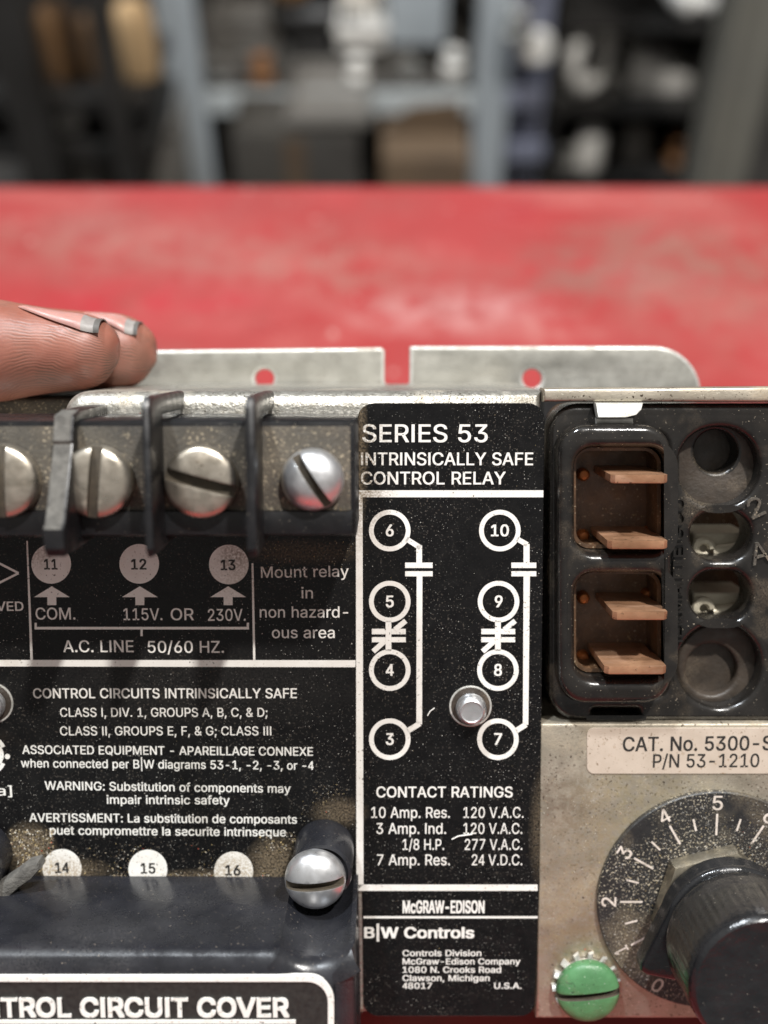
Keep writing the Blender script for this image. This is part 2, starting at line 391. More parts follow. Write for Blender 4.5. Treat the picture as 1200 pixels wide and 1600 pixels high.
def glyphs(txt):
    """vertices and faces of a line of lettering; plain-stemmed I, l and closed 4 as on the photographed labels"""
    if 'cap' not in _gc:
        _gc['cap'] = max(y for x, y in _raw('H')[0]); _gc['HH'] = _w('HH')
        _gc['asc'] = max(y for x, y in _raw('d')[0]); _gc['hx'] = min(x for x, y in _raw('H')[0])
    if txt in _gc: return (*_gc[txt], _gc['cap'])
    cap = _gc['cap']; st = 0.068; vs = []; fs = []; pen = 0.0
    def add(v, f):
        k0 = len(vs); vs.extend((x + pen, y) for x, y in v); fs.extend([k0 + q for q in p] for p in f)
    for ch in txt:
        if ch == ' ': pen += 0.21; continue
        if ch in 'Il':
            h = cap if ch == 'I' else _gc['asc']; sb = 0.062 if ch == 'I' else 0.048
            add([(sb, 0), (sb + st, 0), (sb + st, h), (sb, h)], [(0, 1, 2, 3)]); pen += st + 2 * sb; continue
        if ch == '4':
            k = cap / 0.52
            P4 = [(0.235, 0), (0.298, 0), (0.298, 0.118), (0.355, 0.118), (0.355, 0.172), (0.298, 0.172), (0.298, 0.52), (0.237, 0.52), (0.022, 0.175), (0.022, 0.118), (0.235, 0.118), (0.235, 0.172), (0.085, 0.172), (0.235, 0.418)]
            P4 = [(x * k, y * k) for x, y in P4]
            add(P4, [(0, 1, 2, 10), (10, 2, 5, 11), (2, 3, 4, 5), (9, 10, 11, 12), (9, 12, 8), (8, 12, 13, 7), (13, 11, 5, 6), (13, 6, 7)]); pen += 0.375 * k; continue
        if ch not in _adv:
            v, f = _raw(ch); _adv[ch] = (v, f, _w('H' + ch + 'H') - _gc['HH'])
        v, f, a = _adv[ch]; add(v, f); pen += a
    _gc[txt] = (vs, fs)
    return vs, fs, cap

def rrect(x0, y0, x1, y1, r, h, n=8, corners=(1, 1, 1, 1)):
    """rounded rectangle in photograph pixels (r too), on the plane h; corners tl, tr, br, bl"""
    out = []
    for (cx, cy, a0, on) in ((x0 + r, y0 + r, 180, corners[0]), (x1 - r, y0 + r, 270, corners[1]), (x1 - r, y1 - r, 0, corners[2]), (x0 + r, y1 - r, 90, corners[3])):
        if on:
            for i in range(n + 1):
                a = radians(a0 + 90 * i / n); out.append(P(cx + r * cos(a), cy + r * sin(a), h))
        else:
            out.append(P(cx + (r if cx > (x0 + x1) / 2 else -r), cy + (r if cy > (y0 + y1) / 2 else -r), h))
    return out
def circ(cx, cy, r, h, n=36): return [P(cx + r * cos(2 * pi * i / n), cy + r * sin(2 * pi * i / n), h) for i in range(n)]
def pxl(pts, h): return [P(x, y, h) for x, y in pts]

def boolean_cut(obj, cutter, bev):
    md = obj.modifiers.new('cut', 'BOOLEAN'); md.operation = 'DIFFERENCE'; md.object = cutter; md.solver = 'EXACT'; md.material_mode = 'INDEX'
    if bev:
        b = obj.modifiers.new('bev', 'BEVEL'); b.width = bev; b.segments = 2; b.limit_method = 'ANGLE'; b.angle_limit = radians(42)
    bpy.context.view_layer.update()
    me = bpy.data.meshes.new_from_object(obj.evaluated_get(bpy.context.evaluated_depsgraph_get()))
    obj.modifiers.clear(); old = obj.data; obj.data = me; bpy.data.meshes.remove(old); me.name = obj.name
    me.polygons.foreach_set('use_smooth', [True] * len(me.polygons)); me.set_sharp_from_angle(angle=radians(38))
    bpy.data.objects.remove(cutter)

def tag(o, label=None, cat=None, group=None, kind=None):
    for kx, v in (('label', label), ('category', cat), ('group', group), ('kind', kind)):
        if v: o[kx] = v
    return o
def empty(name, loc, label, cat, group=None):
    o = bpy.data.objects.new(name, None); COL.objects.link(o); o.location = loc; o.empty_display_size = 0.01
    return tag(o, label, cat, group)

# ------------------------------------------------------------------ the surface: red bench; the room behind
Yb = table_at(600, 288).y
def tp(x, y): q = table_at(x, y); return (q.x, q.y, 0.0)
M['redpaint'] = mat('worn red bench paint', (0.335, 0.032, 0.033), (0.28, 0.052, 0.048), 14, 0.40, 0, 0.35, 120, 0.0008, rough_var=0.2,
                    streak=((0.40, 0.125, 0.11), 0.8, (9, 20, 5)), specks=[((0.46, 0.26, 0.23), 130, 0.68, 9)], dirt=((0.20, 0.10, 0.08), 14, 0.56, 0.5),
                    spot=[(tp(1000, 400), (16, 30, 1), (0.17, 0.105, 0.08), 0.5), (tp(870, 440), (24, 40, 1), (0.19, 0.11, 0.09), 0.45), (tp(700, 485), (22, 55, 1), (0.46, 0.23, 0.22), 0.75), (tp(830, 515), (30, 70, 1), (0.40, 0.17, 0.15), 0.6),
                          (tp(1130, 430), (14, 16, 1), (0.27, 0.12, 0.095), 0.6), (tp(330, 400), (11, 30, 1), (0.30, 0.12, 0.10), 0.6), (tp(100, 370), (12, 40, 1), (0.30, 0.12, 0.10), 0.6), (tp(480, 440), (12, 30, 1), (0.30, 0.12, 0.10), 0.6), (tp(250, 470), (14, 40, 1), (0.36, 0.028, 0.036), 0.8)])
M['steel_leg'] = mat('dark steel leg', (0.05, 0.05, 0.05), (0.08, 0.07, 0.06), 20, 0.5, 0.4)
bench = empty('workbench', (0, 0, -0.85), 'worn red painted workbench top that the relay is propped on', 'workbench')
b = MB(); b.box((-0.75, -0.62, -0.035), (0.75, Yb, 0.0), 'redpaint', 0.003)
t = b.build('bench_top', bench, offset=False); t.location = (0, 0, 0.85)
for x in (-0.68, 0.68):
    for y in (-0.55, Yb - 0.07):
        b = MB(); b.box((x - 0.025, y - 0.025, -0.85), (x + 0.025, y + 0.025, -0.0365), 'steel_leg', 0.003)
        q = b.build('leg', bench, offset=False); q.location = (0, 0, 0.85)
M['floor'] = mat('shop floor concrete', (0.075, 0.07, 0.065), (0.045, 0.042, 0.04), 3, 0.75, 0, 0.3, 40, 0.002)
M['wall'] = mat('dark shop wall', (0.035, 0.032, 0.03), (0.02, 0.018, 0.017), 2, 0.9)
b = MB(); b.box((-6, -4, -0.95), (6, 4.2, -0.85), 'floor'); tag(b.build('floor'), kind='structure')
b = MB(); b.box((-6, 2.6, -0.849), (6, 2.7, 2.8), 'wall'); tag(b.build('back_wall'), kind='structure')

M['bluesteel'] = mat('blue-grey steel', (0.42, 0.455, 0.475), (0.32, 0.35, 0.37), 9, 0.5, 0.1)
M['beamsteel'] = mat('pale shelf beam', (0.55, 0.58, 0.58), (0.44, 0.47, 0.47), 9, 0.4, 0.1)
M['paleblue'] = mat('pale perforated steel', (0.22, 0.23, 0.30), (0.16, 0.17, 0.22), 9, 0.5, 0.1)
M['blacksteel'] = mat('black steel', (0.014, 0.013, 0.012), (0.022, 0.02, 0.018), 9, 0.5)
M['greypost'] = mat('warm grey post', (0.17, 0.16, 0.13), (0.12, 0.115, 0.10), 8, 0.6)
M['tanboard'] = mat('tan cardboard', (0.56, 0.38, 0.20), (0.44, 0.29, 0.15), 9, 0.8)
M['brownboard'] = mat('brown cardboard', (0.13, 0.085, 0.048), (0.075, 0.05, 0.032), 9, 0.85)
M['greybin'] = mat('grey bin plastic', (0.20, 0.185, 0.165), (0.15, 0.14, 0.125), 9, 0.5)
M['darkbin'] = mat('dark bin', (0.06, 0.054, 0.045), (0.04, 0.036, 0.032), 9, 0.6)
M['white'] = mat('white plastic', (0.82, 0.80, 0.75), (0.74, 0.71, 0.66), 9, 0.3)
M['chrome'] = mat('bright fitting', (0.85, 0.84, 0.80), (0.7, 0.69, 0.66), 30, 0.2, 0.9)
M['copperbg'] = mat('copper pipe stock', (0.55, 0.28, 0.13), (0.38, 0.19, 0.09), 15, 0.4, 0.4)
M['wood'] = mat('brown wood', (0.30, 0.17, 0.08), (0.20, 0.11, 0.05), 12, 0.6)
M['twine'] = mat('tan twine', (0.62, 0.38, 0.18), (0.45, 0.26, 0.12), 40, 0.9)

YR = 1.15                                    # front plane of the blue shelving
def zx(px, py, Y): q = world_at(px, py, Y); return q.x, q.z
def wbox(b, px0, px1, py0, py1, Y0, Y1, m, bev=0.002):
    xa, z1 = zx(px0, (py0 + py1) / 2, Y0); xb, _ = zx(px1, (py0 + py1) / 2, Y0)
    zt = zx(600, py0, Y0)[1]; zb = zx(600, py1, Y0)[1]
    b.box((xa, Y0, zb), (xb, Y1, zt), m, bev)
    return xa, xb, zb, zt

ZB = zx(600, 178, YR)[1]; ZT = zx(600, 142, YR)[1]        # front beam of the middle shelf
ZL = zx(600, 300, YR)[1]                                  # lower shelf
yL = YR - 0.10
rack = empty('shelving_rack', (0, YR, -0.85), 'blue-grey steel shelving rack standing behind the red bench', 'shelving')
def rackpart(name, b):
    o = b.build(name, rack, offset=False); o.location = (0, -YR, 0.85); return o
posts = []
for pxa, pxb in ((262, 322), (742, 792)):
    xa, _ = zx(pxa, 140, YR); xb, _ = zx(pxb, 140, YR); posts.append((xa, xb))
    for y in (YR - 0.012, YR + 0.46):
        b = MB(); b.box((xa, y, -0.85), (xb, y + 0.004, 0.6), 'bluesteel', 0.001); b.box((xa, y + 0.0042, -0.85), (xa + 0.004, y + 0.04, 0.6), 'bluesteel', 0.001)
        rackpart('upright', b)
XA = zx(190, 150, YR)[0]; XB = posts[1][0]
for zt, zb, yf in ((ZT, ZB, YR), (ZL, ZL - 0.03, YR - 0.14), (0.14, 0.11, YR)):
    b = MB(); b.box((XA, yf + 0.004, zt - 0.012), (XB + 0.03, YR + 0.45, zt - 0.001), 'darkbin', 0.001); rackpart('shelf', b)
    b = MB(); b.box((XA, yf, zb), (XB + 0.03, yf + 0.0038, zt), 'bluesteel', 0.001); b.slots = ['beamsteel']; rackpart('beam', b)

def bgthing(name, label, cat, b, group=None):
    """one-mesh background thing with its origin at its base centre"""
    xs = [p[0] for p in b.v]; ys = [p[1] for p in b.v]; zs = [p[2] for p in b.v]
    o = b.build(name, None, origin=((min(xs) + max(xs)) / 2, (min(ys) + max(ys)) / 2, min(zs)))
    return tag(o, label, cat, group)
def openbin(b, xa, xb, y0, yL, z0, z1, m, t=0.004):
    b.box((xa, y0, z0), (xb, yL, z0 + t), m); b.box((xa, y0, z0 + t), (xb, y0 + t, z1), m, 0.001); b.box((xa, yL - t, z0 + t), (xb, yL, z1), m, 0.001)
    b.box((xa, y0 + t, z0 + t), (xa + t, yL - t, z1), m, 0.001); b.box((xb - t, y0 + t, z0 + t), (xb, yL - t, z1), m, 0.001)
    b.box((xa - 0.003, y0 - 0.004, z1 - 0.012), (xb + 0.003, y0 - 0.0002, z1), m, 0.001)
def carton(b, xa, xb, y0, yL, z0, z1, m, tape='greybin'):
    b.box((xa, y0, z0), (xb, yL, z1), m, 0.002)
    xm = (xa + xb) / 2; b.box((xm - 0.012, y0 - 0.001, z0 + (z1 - z0) * 0.4), (xm + 0.012, y0 - 0.0002, z1 - 0.002), tape)
    b.box((xa + 0.002, y0 + 0.002, z1 + 0.0003), (xb - 0.002, y0 + (yL - y0) * 0.49, z1 + 0.003), m); b.box((xa + 0.002, y0 + (yL - y0) * 0.51, z1 + 0.0003), (xb - 0.002, yL - 0.002, z1 + 0.003), m)
def X(px, Y=YR, py=120): return zx(px, py, Y)[0]
def Z(py, Y=YR): return zx(600, py, Y)[1]
def lz(b, prof, x, y, z, m, seg=28, mod=None): b.lathe([(r, zz + z) for r, zz in prof], (x, y), m, seg, mod=mod)

yL = YR + 0.06
# grey bins stacked on the middle shelf
zb1 = ZT + 0.001; h1 = Z(88, yL) - zb1
b = MB(); openbin(b, X(322, yL), X(428, yL), yL, yL + 0.2, zb1, zb1 + h1, 'greybin'); bgthing('storage_bin', 'grey plastic storage bin on the shelf beside the upright, under another bin', 'storage bin', b)
b = MB(); openbin(b, X(332, yL), X(420, yL), yL + 0.012, yL + 0.19, zb1 + h1 + 0.001, zb1 + h1 + 0.045, 'greybin'); bgthing('storage_bin', 'shallow grey bin stacked on top of the larger grey bin', 'storage bin', b)
# black motor with ball of twine on it
xm0, xm1 = X(436, yL), X(535, yL); zm = zb1; r = (Z(52, yL) - zm) / 2
b = MB(); b.lathe([(0.01, 0), (r * 0.8, 0), (r, 0.012), (r, xm1 - xm0 - 0.02), (r * 0.8, xm1 - xm0), (0.012, xm1 - xm0), (0.012, xm1 - xm0 + 0.02)], (0, 0), 'blacksteel', 28,
                  xf=lambda p: (xm0 + p[2], yL + 0.08 + p[0], zm + r + 0.008 + p[1]), mod=lambda i, a: 1 + (0.03 * cos(16 * a) if i in (2, 3) else 0))
b.box((xm0 + 0.015, yL + 0.03, zm), (xm1 - 0.015, yL + 0.13, zm + 0.012), 'blacksteel', 0.001)
bgthing('electric_motor', 'black electric motor lying on the shelf under a tan ball', 'motor', b)
rb = (X(490, yL) - X(418, yL)) / 2; cb = (X(454, yL), yL + 0.08, zm + 2 * r + 0.01 + rb)
b = MB(); b.lathe([(max(1e-8, rb * sin(pi * i / 14)), cb[2] - rb * cos(pi * i / 14)) for i in range(15)], (cb[0], cb[1]), 'twine', 28)
for i in range(9):
    ax = Vector((random.uniform(-1, 1), random.uniform(-1, 1), random.uniform(-1, 1))).normalized(); b.torus(cb, rb * 0.985, rb * 0.05, 'twine', ax, 28, 6)
bgthing('ball_of_twine', 'tan ball of twine resting on the black motor', 'twine', b)
# white tray, box below it, frame, bottle
hb = Z(82, yL) - zb1
b = MB(); carton(b, X(548, yL), X(645, yL), yL + 0.01, yL + 0.2, zb1, zb1 + hb, 'greybin', 'darkbin'); bgthing('carton', 'grey carton on the middle shelf carrying a white tray', 'carton', b)
b = MB(); openbin(b, X(530, yL), X(602, yL), yL, yL + 0.15, zb1 + hb + 0.0045, Z(36, yL), 'white'); bgthing('parts_tray', 'small white parts tray set on the grey carton', 'tray', b)
hz = Z(78, yL) - zb1
b = MB(); carton(b, X(652, yL), X(690, yL), yL + 0.02, yL + 0.2, zb1, zb1 + hz, 'darkbin'); bgthing('carton', 'narrow dark carton beneath the blue-grey steel tray on the shelf', 'carton', b)
b = MB(); openbin(b, X(606, yL), X(694, yL), yL + 0.005, yL + 0.2, zb1 + hz + 0.0045, zb1 + hz + 0.09, 'bluesteel'); bgthing('steel_tray', 'blue-grey steel tray lying on top of the narrow dark carton by the white bottle', 'tray', b)
b = MB(); s1 = (X(726, YR + 0.03) - X(690, YR + 0.03)) / 2; hh = Z(80, YR + 0.03) - zb1
lz(b, [(s1 * 0.9, 0), (s1, 0.004), (s1, hh * 0.5), (s1 * 0.55, hh * 0.62), (s1 * 0.5, hh * 0.72), (s1 * 0.8, hh * 0.75), (s1 * 0.8, hh * 0.98), (s1 * 0.6, hh)], X(708, YR + 0.03), YR + 0.035, zb1, 'white'); bgthing('plastic_bottle', 'small white bottle with a wide cap at the shelf end', 'bottle', b)
# lower shelf
yL = YR - 0.10
zl = ZL + 0.001
b = MB(); carton(b, X(362, yL, 240), X(560, yL, 240), yL, yL + 0.24, zl, Z(214, yL), 'darkbin', 'brownboard'); bgthing('carton', 'wide dark brown carton on the lowest shelf in view', 'carton', b)
b = MB(); openbin(b, X(448, yL, 195), X(576, yL, 195), yL + 0.01, yL + 0.16, Z(214, yL) + 0.0045, Z(184, yL), 'greybin'); bgthing('parts_tray', 'light grey tray on the wide dark brown carton', 'tray', b)
b = MB(); zz = Z(242, yL)
b.box((X(596, yL, 240), yL, zl), (X(736, yL, 240), yL + 0.2, zz - 0.004), 'brownboard', 0.002)
b.plate([[(X(600, yL, 240), zz - 0.003), (X(732, yL, 240), zz - 0.003), (X(722, yL, 240), Z(196, yL)), (X(640, yL, 240), Z(205, yL))]], 0, 0.004, 'brownboard', xf=lambda p: (p[0], yL + 0.06 + p[2], p[1]))
bgthing('carton', 'open brown carton with one raised flap on the lowest shelf', 'carton', b)
b = MB(); openbin(b, X(212, yL, 220), X(270, yL, 220), yL + 0.02, yL + 0.18, zl, Z(205, yL), 'greybin'); bgthing('storage_bin', 'beige bin on the lowest shelf behind the blue-grey upright', 'storage bin', b)
for xa_, xb_, yy, hh, m_, lb in ((330, 470, 0.24, 0.16, 'darkbin', 'wide dark carton behind the stacked grey bins'), (445, 512, 0.30, 0.10, 'brownboard', 'small brown carton behind the black motor'), (655, 740, 0.27, 0.15, 'greybin', 'grey carton at the back of the shelf behind the white bottle')):
    b = MB(); carton(b, X(xa_, YR + yy, 110), X(xb_, YR + yy, 110), YR + yy, YR + yy + 0.12, zb1, zb1 + hh, m_); bgthing('carton', lb, 'carton', b)
b = MB(); carton(b, X(505, YR + 0.3, 110), X(640, YR + 0.3, 110), YR + 0.3, YR + 0.42, zb1, zb1 + 0.12, 'darkbin'); bgthing('carton', 'dark carton at the back of the shelf behind the white tray', 'carton', b)

# black rack at the side with tan rolls
YK = 0.92
brack = empty('black_rack', (0, YK, -0.85), 'black steel rack standing in front of the blue-grey shelving', 'rack')
def brackpart(name, b):
    o = b.build(name, brack, offset=False); o.location = (0, -YK, 0.85); return o
for pa, pb_ in ((2, 62), (158, 186), (-130, -90)):
    b = MB(); b.box((X(pa, YK, 140), YK, -0.85), (X(pb_, YK, 140), YK + 0.03, 0.5), 'blacksteel', 0.002); brackpart('upright', b)
zk = Z(140, YK + 0.05); zk2 = Z(212, YK + 0.05)
for z in (zk, zk2):
    b = MB(); b.box((X(-130, YK, 140), YK + 0.031, z - 0.018), (X(212, YK, 140), YK + 0.2, z), 'blacksteel', 0.002); brackpart('shelf', b)
for (pa, pb_, pt, lb) in ((66, 122, 4, 'tan cardboard roll standing nearest the wide black upright'), (128, 163, 22, 'slim brown cardboard roll standing between two tan rolls'), (184, 246, 0, 'bright tan cardboard roll standing by the blue-grey upright')):
    yk = YK + 0.085; r = (X(pb_, yk, 80) - X(pa, yk, 80)) / 2; h = Z(pt, yk) - zk
    b = MB(); lz(b, [(r * 0.96, 0), (r, 0.003), (r, h * 0.62), (r * 0.94, h * 0.8), (r * 0.74, h * 0.93), (r * 0.42, h * 0.985), (r * 0.18, h), (r * 0.12, h * 0.9)], (X(pa, yk, 80) + X(pb_, yk, 80)) / 2, yk, zk + 0.001, 'tanboard' if r > 0.02 else 'wood')
    bgthing('cardboard_roll', lb, 'roll', b, 'cardboard rolls on the black rack')
b = MB(); r = (X(134, YK + 0.07, 180) - X(78, YK + 0.07, 180)) / 2; h = Z(152, YK + 0.07) - zk2
lz(b, [(r * 0.7, 0), (r * 0.75, 0.002), (r, h), (r * 1.06, h + 0.001), (r * 0.95, h + 0.001), (r * 0.7, 0.006)], X(106, YK + 0.07, 180), YK + 0.07, zk2 + 0.001, 'white'); bgthing('paper_cup', 'white cup on the lower shelf of the black rack', 'cup', b)
b = MB(); zf = -0.849; carton(b, X(70, YK + 0.05, 250), X(190, YK + 0.05, 250), YK + 0.05, YK + 0.2, zf, Z(228, YK + 0.05), 'darkbin'); bgthing('carton', 'tall dark carton on the floor beneath the black rack', 'carton', b)

# perforated post with hooks, dark cabinet with white things, grey post
YP = YR + 0.02
b = MB()
xa, xb = X(794, YP, 140), X(850, YP, 140)
holes = [[(xa + (xb - xa) * 0.5 + 0.006 * cos(i * pi / 6), z + 0.006 * sin(i * pi / 6)) for i in range(12)] for z in [-0.6 + 0.045 * j for j in range(20)]]
b.plate([[(xa, -0.849), (xb, -0.849), (xb, 0.4), (xa, 0.4)]] + holes, 0, 0.004, 'paleblue', xf=lambda p: (p[0], YP - p[2], p[1]))
b.box((xa, YP + 0.0002, -0.849), (xa + 0.004, YP + 0.04, 0.4), 'paleblue')
bgthing('perforated_post', 'lavender-grey perforated steel post beside the shelving rack', 'post', b)
for py, lb in ((134, 'upper lavender steel bracket hung on the perforated post'), (216, 'lower lavender steel bracket hung on the perforated post')):
    b = MB(); x0, x1_ = X(792, YP - 0.02, py), X(850, YP - 0.02, py); z = Z(py, YP)
    b.box((x0, YP - 0.03, z - 0.012), (x1_, YP - 0.0045, z), 'paleblue', 0.001); b.box((x0, YP - 0.034, z - 0.012), (x1_, YP - 0.0302, z + 0.012), 'paleblue', 0.001)
    bgthing('steel_bracket', lb, 'bracket', b, 'brackets on the perforated post')
def wheel(cx, cy, R, r, Y, m): 
    b = MB(); x, z = zx(cx, cy, Y); b.torus((x, Y, z), R - r, r, m, (0.25, -1, 0.1), 36, 12); return b
k1 = 1.27 / FPX
b = wheel(838, 74, 27 * k1, 11 * k1, YP - 0.03, 'white'); x, z = zx(838, 74, YP - 0.03)
b.lathe([(0.018, -0.006), (0.018, 0.006)], (0, 0), 'white', 24, xf=lambda p: (x + p[0], YP - 0.03 + p[2], z + p[1]))
bgthing('tape_roll', 'round white roll hanging on the perforated post', 'roll', b)
YC = YR + 0.12
cab = empty('dark_cabinet', (X(980, YC), YC, -0.85), 'dark open cabinet between the perforated post and the grey post', 'cabinet')
cx0, cx1 = X(862, YC, 140), X(1112, YC, 140)
for nm, a, bb in (('back_panel', (cx0, YC + 0.34, -0.85), (cx1, YC + 0.35, 0.4)), ('side_panel', (cx0, YC, -0.85), (cx0 + 0.012, YC + 0.339, 0.4)), ('side_panel', (cx1 - 0.012, YC, -0.85), (cx1, YC + 0.339, 0.4)),
                  ('shelf', (cx0 + 0.0125, YC + 0.01, Z(172, YC) - 0.012), (cx1 - 0.0125, YC + 0.339, Z(172, YC))), ('shelf', (cx0 + 0.0125, YC + 0.01, Z(284, YC) - 0.012), (cx1 - 0.0125, YC + 0.339, Z(284, YC))),
                  ('shelf', (cx0 + 0.0125, YC + 0.01, Z(46, YC) - 0.008), (cx1 - 0.0125, YC + 0.339, Z(46, YC)))):
    b = MB(); b.box(a, bb, 'blacksteel', 0.001); q = b.build(nm, cab, offset=False); q.location = (-X(980, YC), -YC, 0.85)
yk = YC + 0.05; zs = Z(172, YC) + 0.0005
b = MB(); R = 0.042; x = X(918, yk, 115); b.torus((x, yk, zs + R * 1.22), R * 0.95, R * 0.26, 'white', (0.75, -0.66, 0.05), 40, 12)
b.torus((x + 0.004, yk + 0.012, zs + R * 1.16), R * 0.9, R * 0.2, 'greybin', (0.7, -0.7, 0.02), 40, 10); bgthing('cable_coil', 'round coil of white cable standing in the dark cabinet', 'coil', b)
b = MB(); xa, xb = X(986, yk, 130), X(1104, yk, 160); zz = Z(92, yk)
b.plate([[(xa, zs), (xb, zs), (xb, zs + 0.012), (xa + 0.008, zz), (xa, zz)]], 0, 0.12, 'white', 0.002, xf=lambda p: (p[0], yk + 0.12 - p[2], p[1])); bgthing('plastic_wedge', 'white wedge-shaped plastic bin lying on the cabinet shelf', 'bin', b)
b = MB(); zb2 = Z(284, YC) + 0.0005; hh = Z(202, yk) - zb2; r = (X(942, yk, 240) - X(898, yk, 240)) / 2
lz(b, [(r, 0), (r, hh * 0.85), (r * 0.8, hh * 0.95), (r * 0.55, hh), (r * 0.5, hh * 0.9)], X(920, yk, 240), yk, zb2, 'white'); bgthing('plastic_tube', 'pale upright tube on the bottom shelf of the dark cabinet', 'tube', b)
b = MB(); zt = Z(46, YC) + 0.0135; pts = [(X(1022 + 108 * i / 14, yk, 30), yk + 0.02 * sin(i), zt + 0.045 * (abs(i - 8) / 8) ** 2.2) for i in range(13)]
b.tube(pts, 0.0128, 'white', 12); bgthing('white_hose', 'curved white hose lying along the top cabinet shelf', 'hose', b)
b = MB(); lz(b, [(0.02, 0), (0.021, 0.03), (0.014, 0.036), (0.016, 0.05), (0.002, 0.052)], X(990, yk, 260), yk + 0.02, zb2, 'greybin'); bgthing('metal_cap', 'dull grey canister beside the pale tube in the cabinet', 'canister', b)
# small fittings added for bright glints and clutter on the shelves
def fitting(px, py, Y, r, zb_, label, m='chrome', cat='fitting', name='added_fitting'):
    b = MB(); x_ = X(px, Y, py); lz(b, [(r * 0.7, 0), (r, r * 0.2), (r, r * 0.7), (r * 0.62, r * 0.9), (r * 0.62, r * 1.5), (r * 0.85, r * 1.6), (r * 0.85, r * 2.1), (r * 0.5, r * 2.25), (r * 0.45, r * 2.0)], x_, Y, zb_, m, 24)
    bgthing(name, label, cat, b)
fitting(812, 30, YP - 0.05, 0.016, Z(38, YP), 'added bright fitting at the top of the perforated post', 'chrome')
fitting(880, 90, yk - 0.01, 0.015, zs, 'added bright metal fitting beside the white cable coil') ; fitting(960, 120, yk, 0.012, zs, 'small added bright fitting between the cable coil and the white wedge')
fitting(1060, 250, yk, 0.018, zb2, 'dull copper fitting on the bottom cabinet shelf', 'copperbg'); fitting(884, 250, yk - 0.01, 0.013, zb2, 'added bright fitting at the near end of the bottom cabinet shelf')
fitting(560, 150, YR + 0.025, 0.013, ZT + 0.001, 'added bright fitting at the front edge of the shelf below the white tray', 'white'); fitting(640, 150, YR + 0.025, 0.011, ZT + 0.001, 'added bright metal fitting at the front edge of the shelf before the dark carton'); fitting(350, 150, YR + 0.022, 0.012, ZT + 0.001, 'small added metal fitting before the stacked grey bins')
fitting(412, 150, YR + 0.024, 0.014, ZT + 0.001, 'copper fitting between the grey bins and the black motor', 'copperbg')
fitting(690, 250, yL - 0.015, 0.016, zl, 'copper fitting in front of the open brown carton', 'copperbg'); fitting(620, 255, yL - 0.018, 0.013, zl, 'tan capped bottle in front of the open brown carton', 'twine', 'bottle', 'capped_bottle'); fitting(480, 260, yL - 0.02, 0.012, zl, 'added bright fitting before the wide dark brown carton')
b = MB(); b.box((X(1122, 1.0, 140), 1.0, -0.849), (X(1200, 1.0, 140), 1.06, 0.5), 'greypost', 0.004)
b.box((X(1122, 1.0, 140) + 0.012, 0.9985, -0.849), (X(1122, 1.0, 140) + 0.018, 0.9998, 0.5), 'greypost')
bgthing('grey_post', 'warm grey square post at the end of the dark cabinet', 'post', b)

# ------------------------------------------------------------------ the control relay
relay = empty('control_relay', (0, 0, 0), 'grimy control relay with black labels, screw terminals and dial, propped on the red bench', 'relay')
relay.matrix_world = DEV
def part(name, b, parent=None, smooth=40):
    return b.build(name, parent or relay, smooth)
def sub(name, b, parent, smooth=40): return b.build(name, parent, smooth)

# case (silver, with rounded front lip) and the dim ledge behind its corner
V_LOW = P(600, 1590)[1]
b = MB()
corner = [(96 + 36 - 36 * sin(a), 612 + 36 - 36 * cos(a)) for a in [radians(90 - 11.25 * i) for i in range(9)]]
b.plate([pxl([(-160, 1590), (-160, 664), (92, 664)] + corner + [(848, 611), (836, 1590)], 0)], -0.036, 0.0, 'silver', 0.0026, 5)
part('case', b)
b = MB(); b.plate([pxl([(-160, 1500), (-160, 622), (120, 622), (120, 1500)], -0.012)], -0.0359, -0.012, 'dusty', 0.001)
part('rear_ledge', b)
# zinc chassis plate round the socket, with the body behind it
b = MB()
b.plate([pxl([(849, 607), (1330, 604), (1330, 1592), (837, 1592), (842, 1131), (1258, 1131), (1258, 628), (849, 628)], 0)], -0.004, 0.0, 'zinc', 0.0006)
part('chassis_plate', b)
b = MB(); b.plate([pxl([(850, 612), (1325, 609), (1325, 1588), (838, 1588)], -0.022)], -0.036, -0.022, 'gap_shade', 0); part('rear_housing', b)  # darkness of the gap round the socket is painted as this near-black
b = MB(); b.plate([pxl([(838, 1140), (1325, 1140), (1325, 1588), (838, 1588)], -0.0045)], -0.0215, -0.0045, 'zinc', 0); part('lower_housing', b)
# mounting plate behind
hM = -0.0365
arcR = [(1096 - 74 + 74 * sin(radians(a)), 541 + 74 - 74 * cos(radians(a))) for a in range(0, 91, 9)]
slot = [(601, 548), (601, 596), (607, 607), (622, 612), (634, 607), (640, 596), (640, 542)]
out = [(64, 640), (64, 600), (80, 565), (110, 549)] + [(596, 543)] + slot + [(646, 541)] + arcR
vb = -0.0965
lp = pxl(out, hM) + [(P(1096, 640, hM)[0], vb), (P(64, 640, hM)[0], vb)]
b = MB(); b.plate([lp, circ(413, 592, 15, hM, 24), circ(832, 592, 15, hM, 24)], -0.038, hM, 'plate', 0.00055, 3, side='tooth')
part('mounting_plate', b)

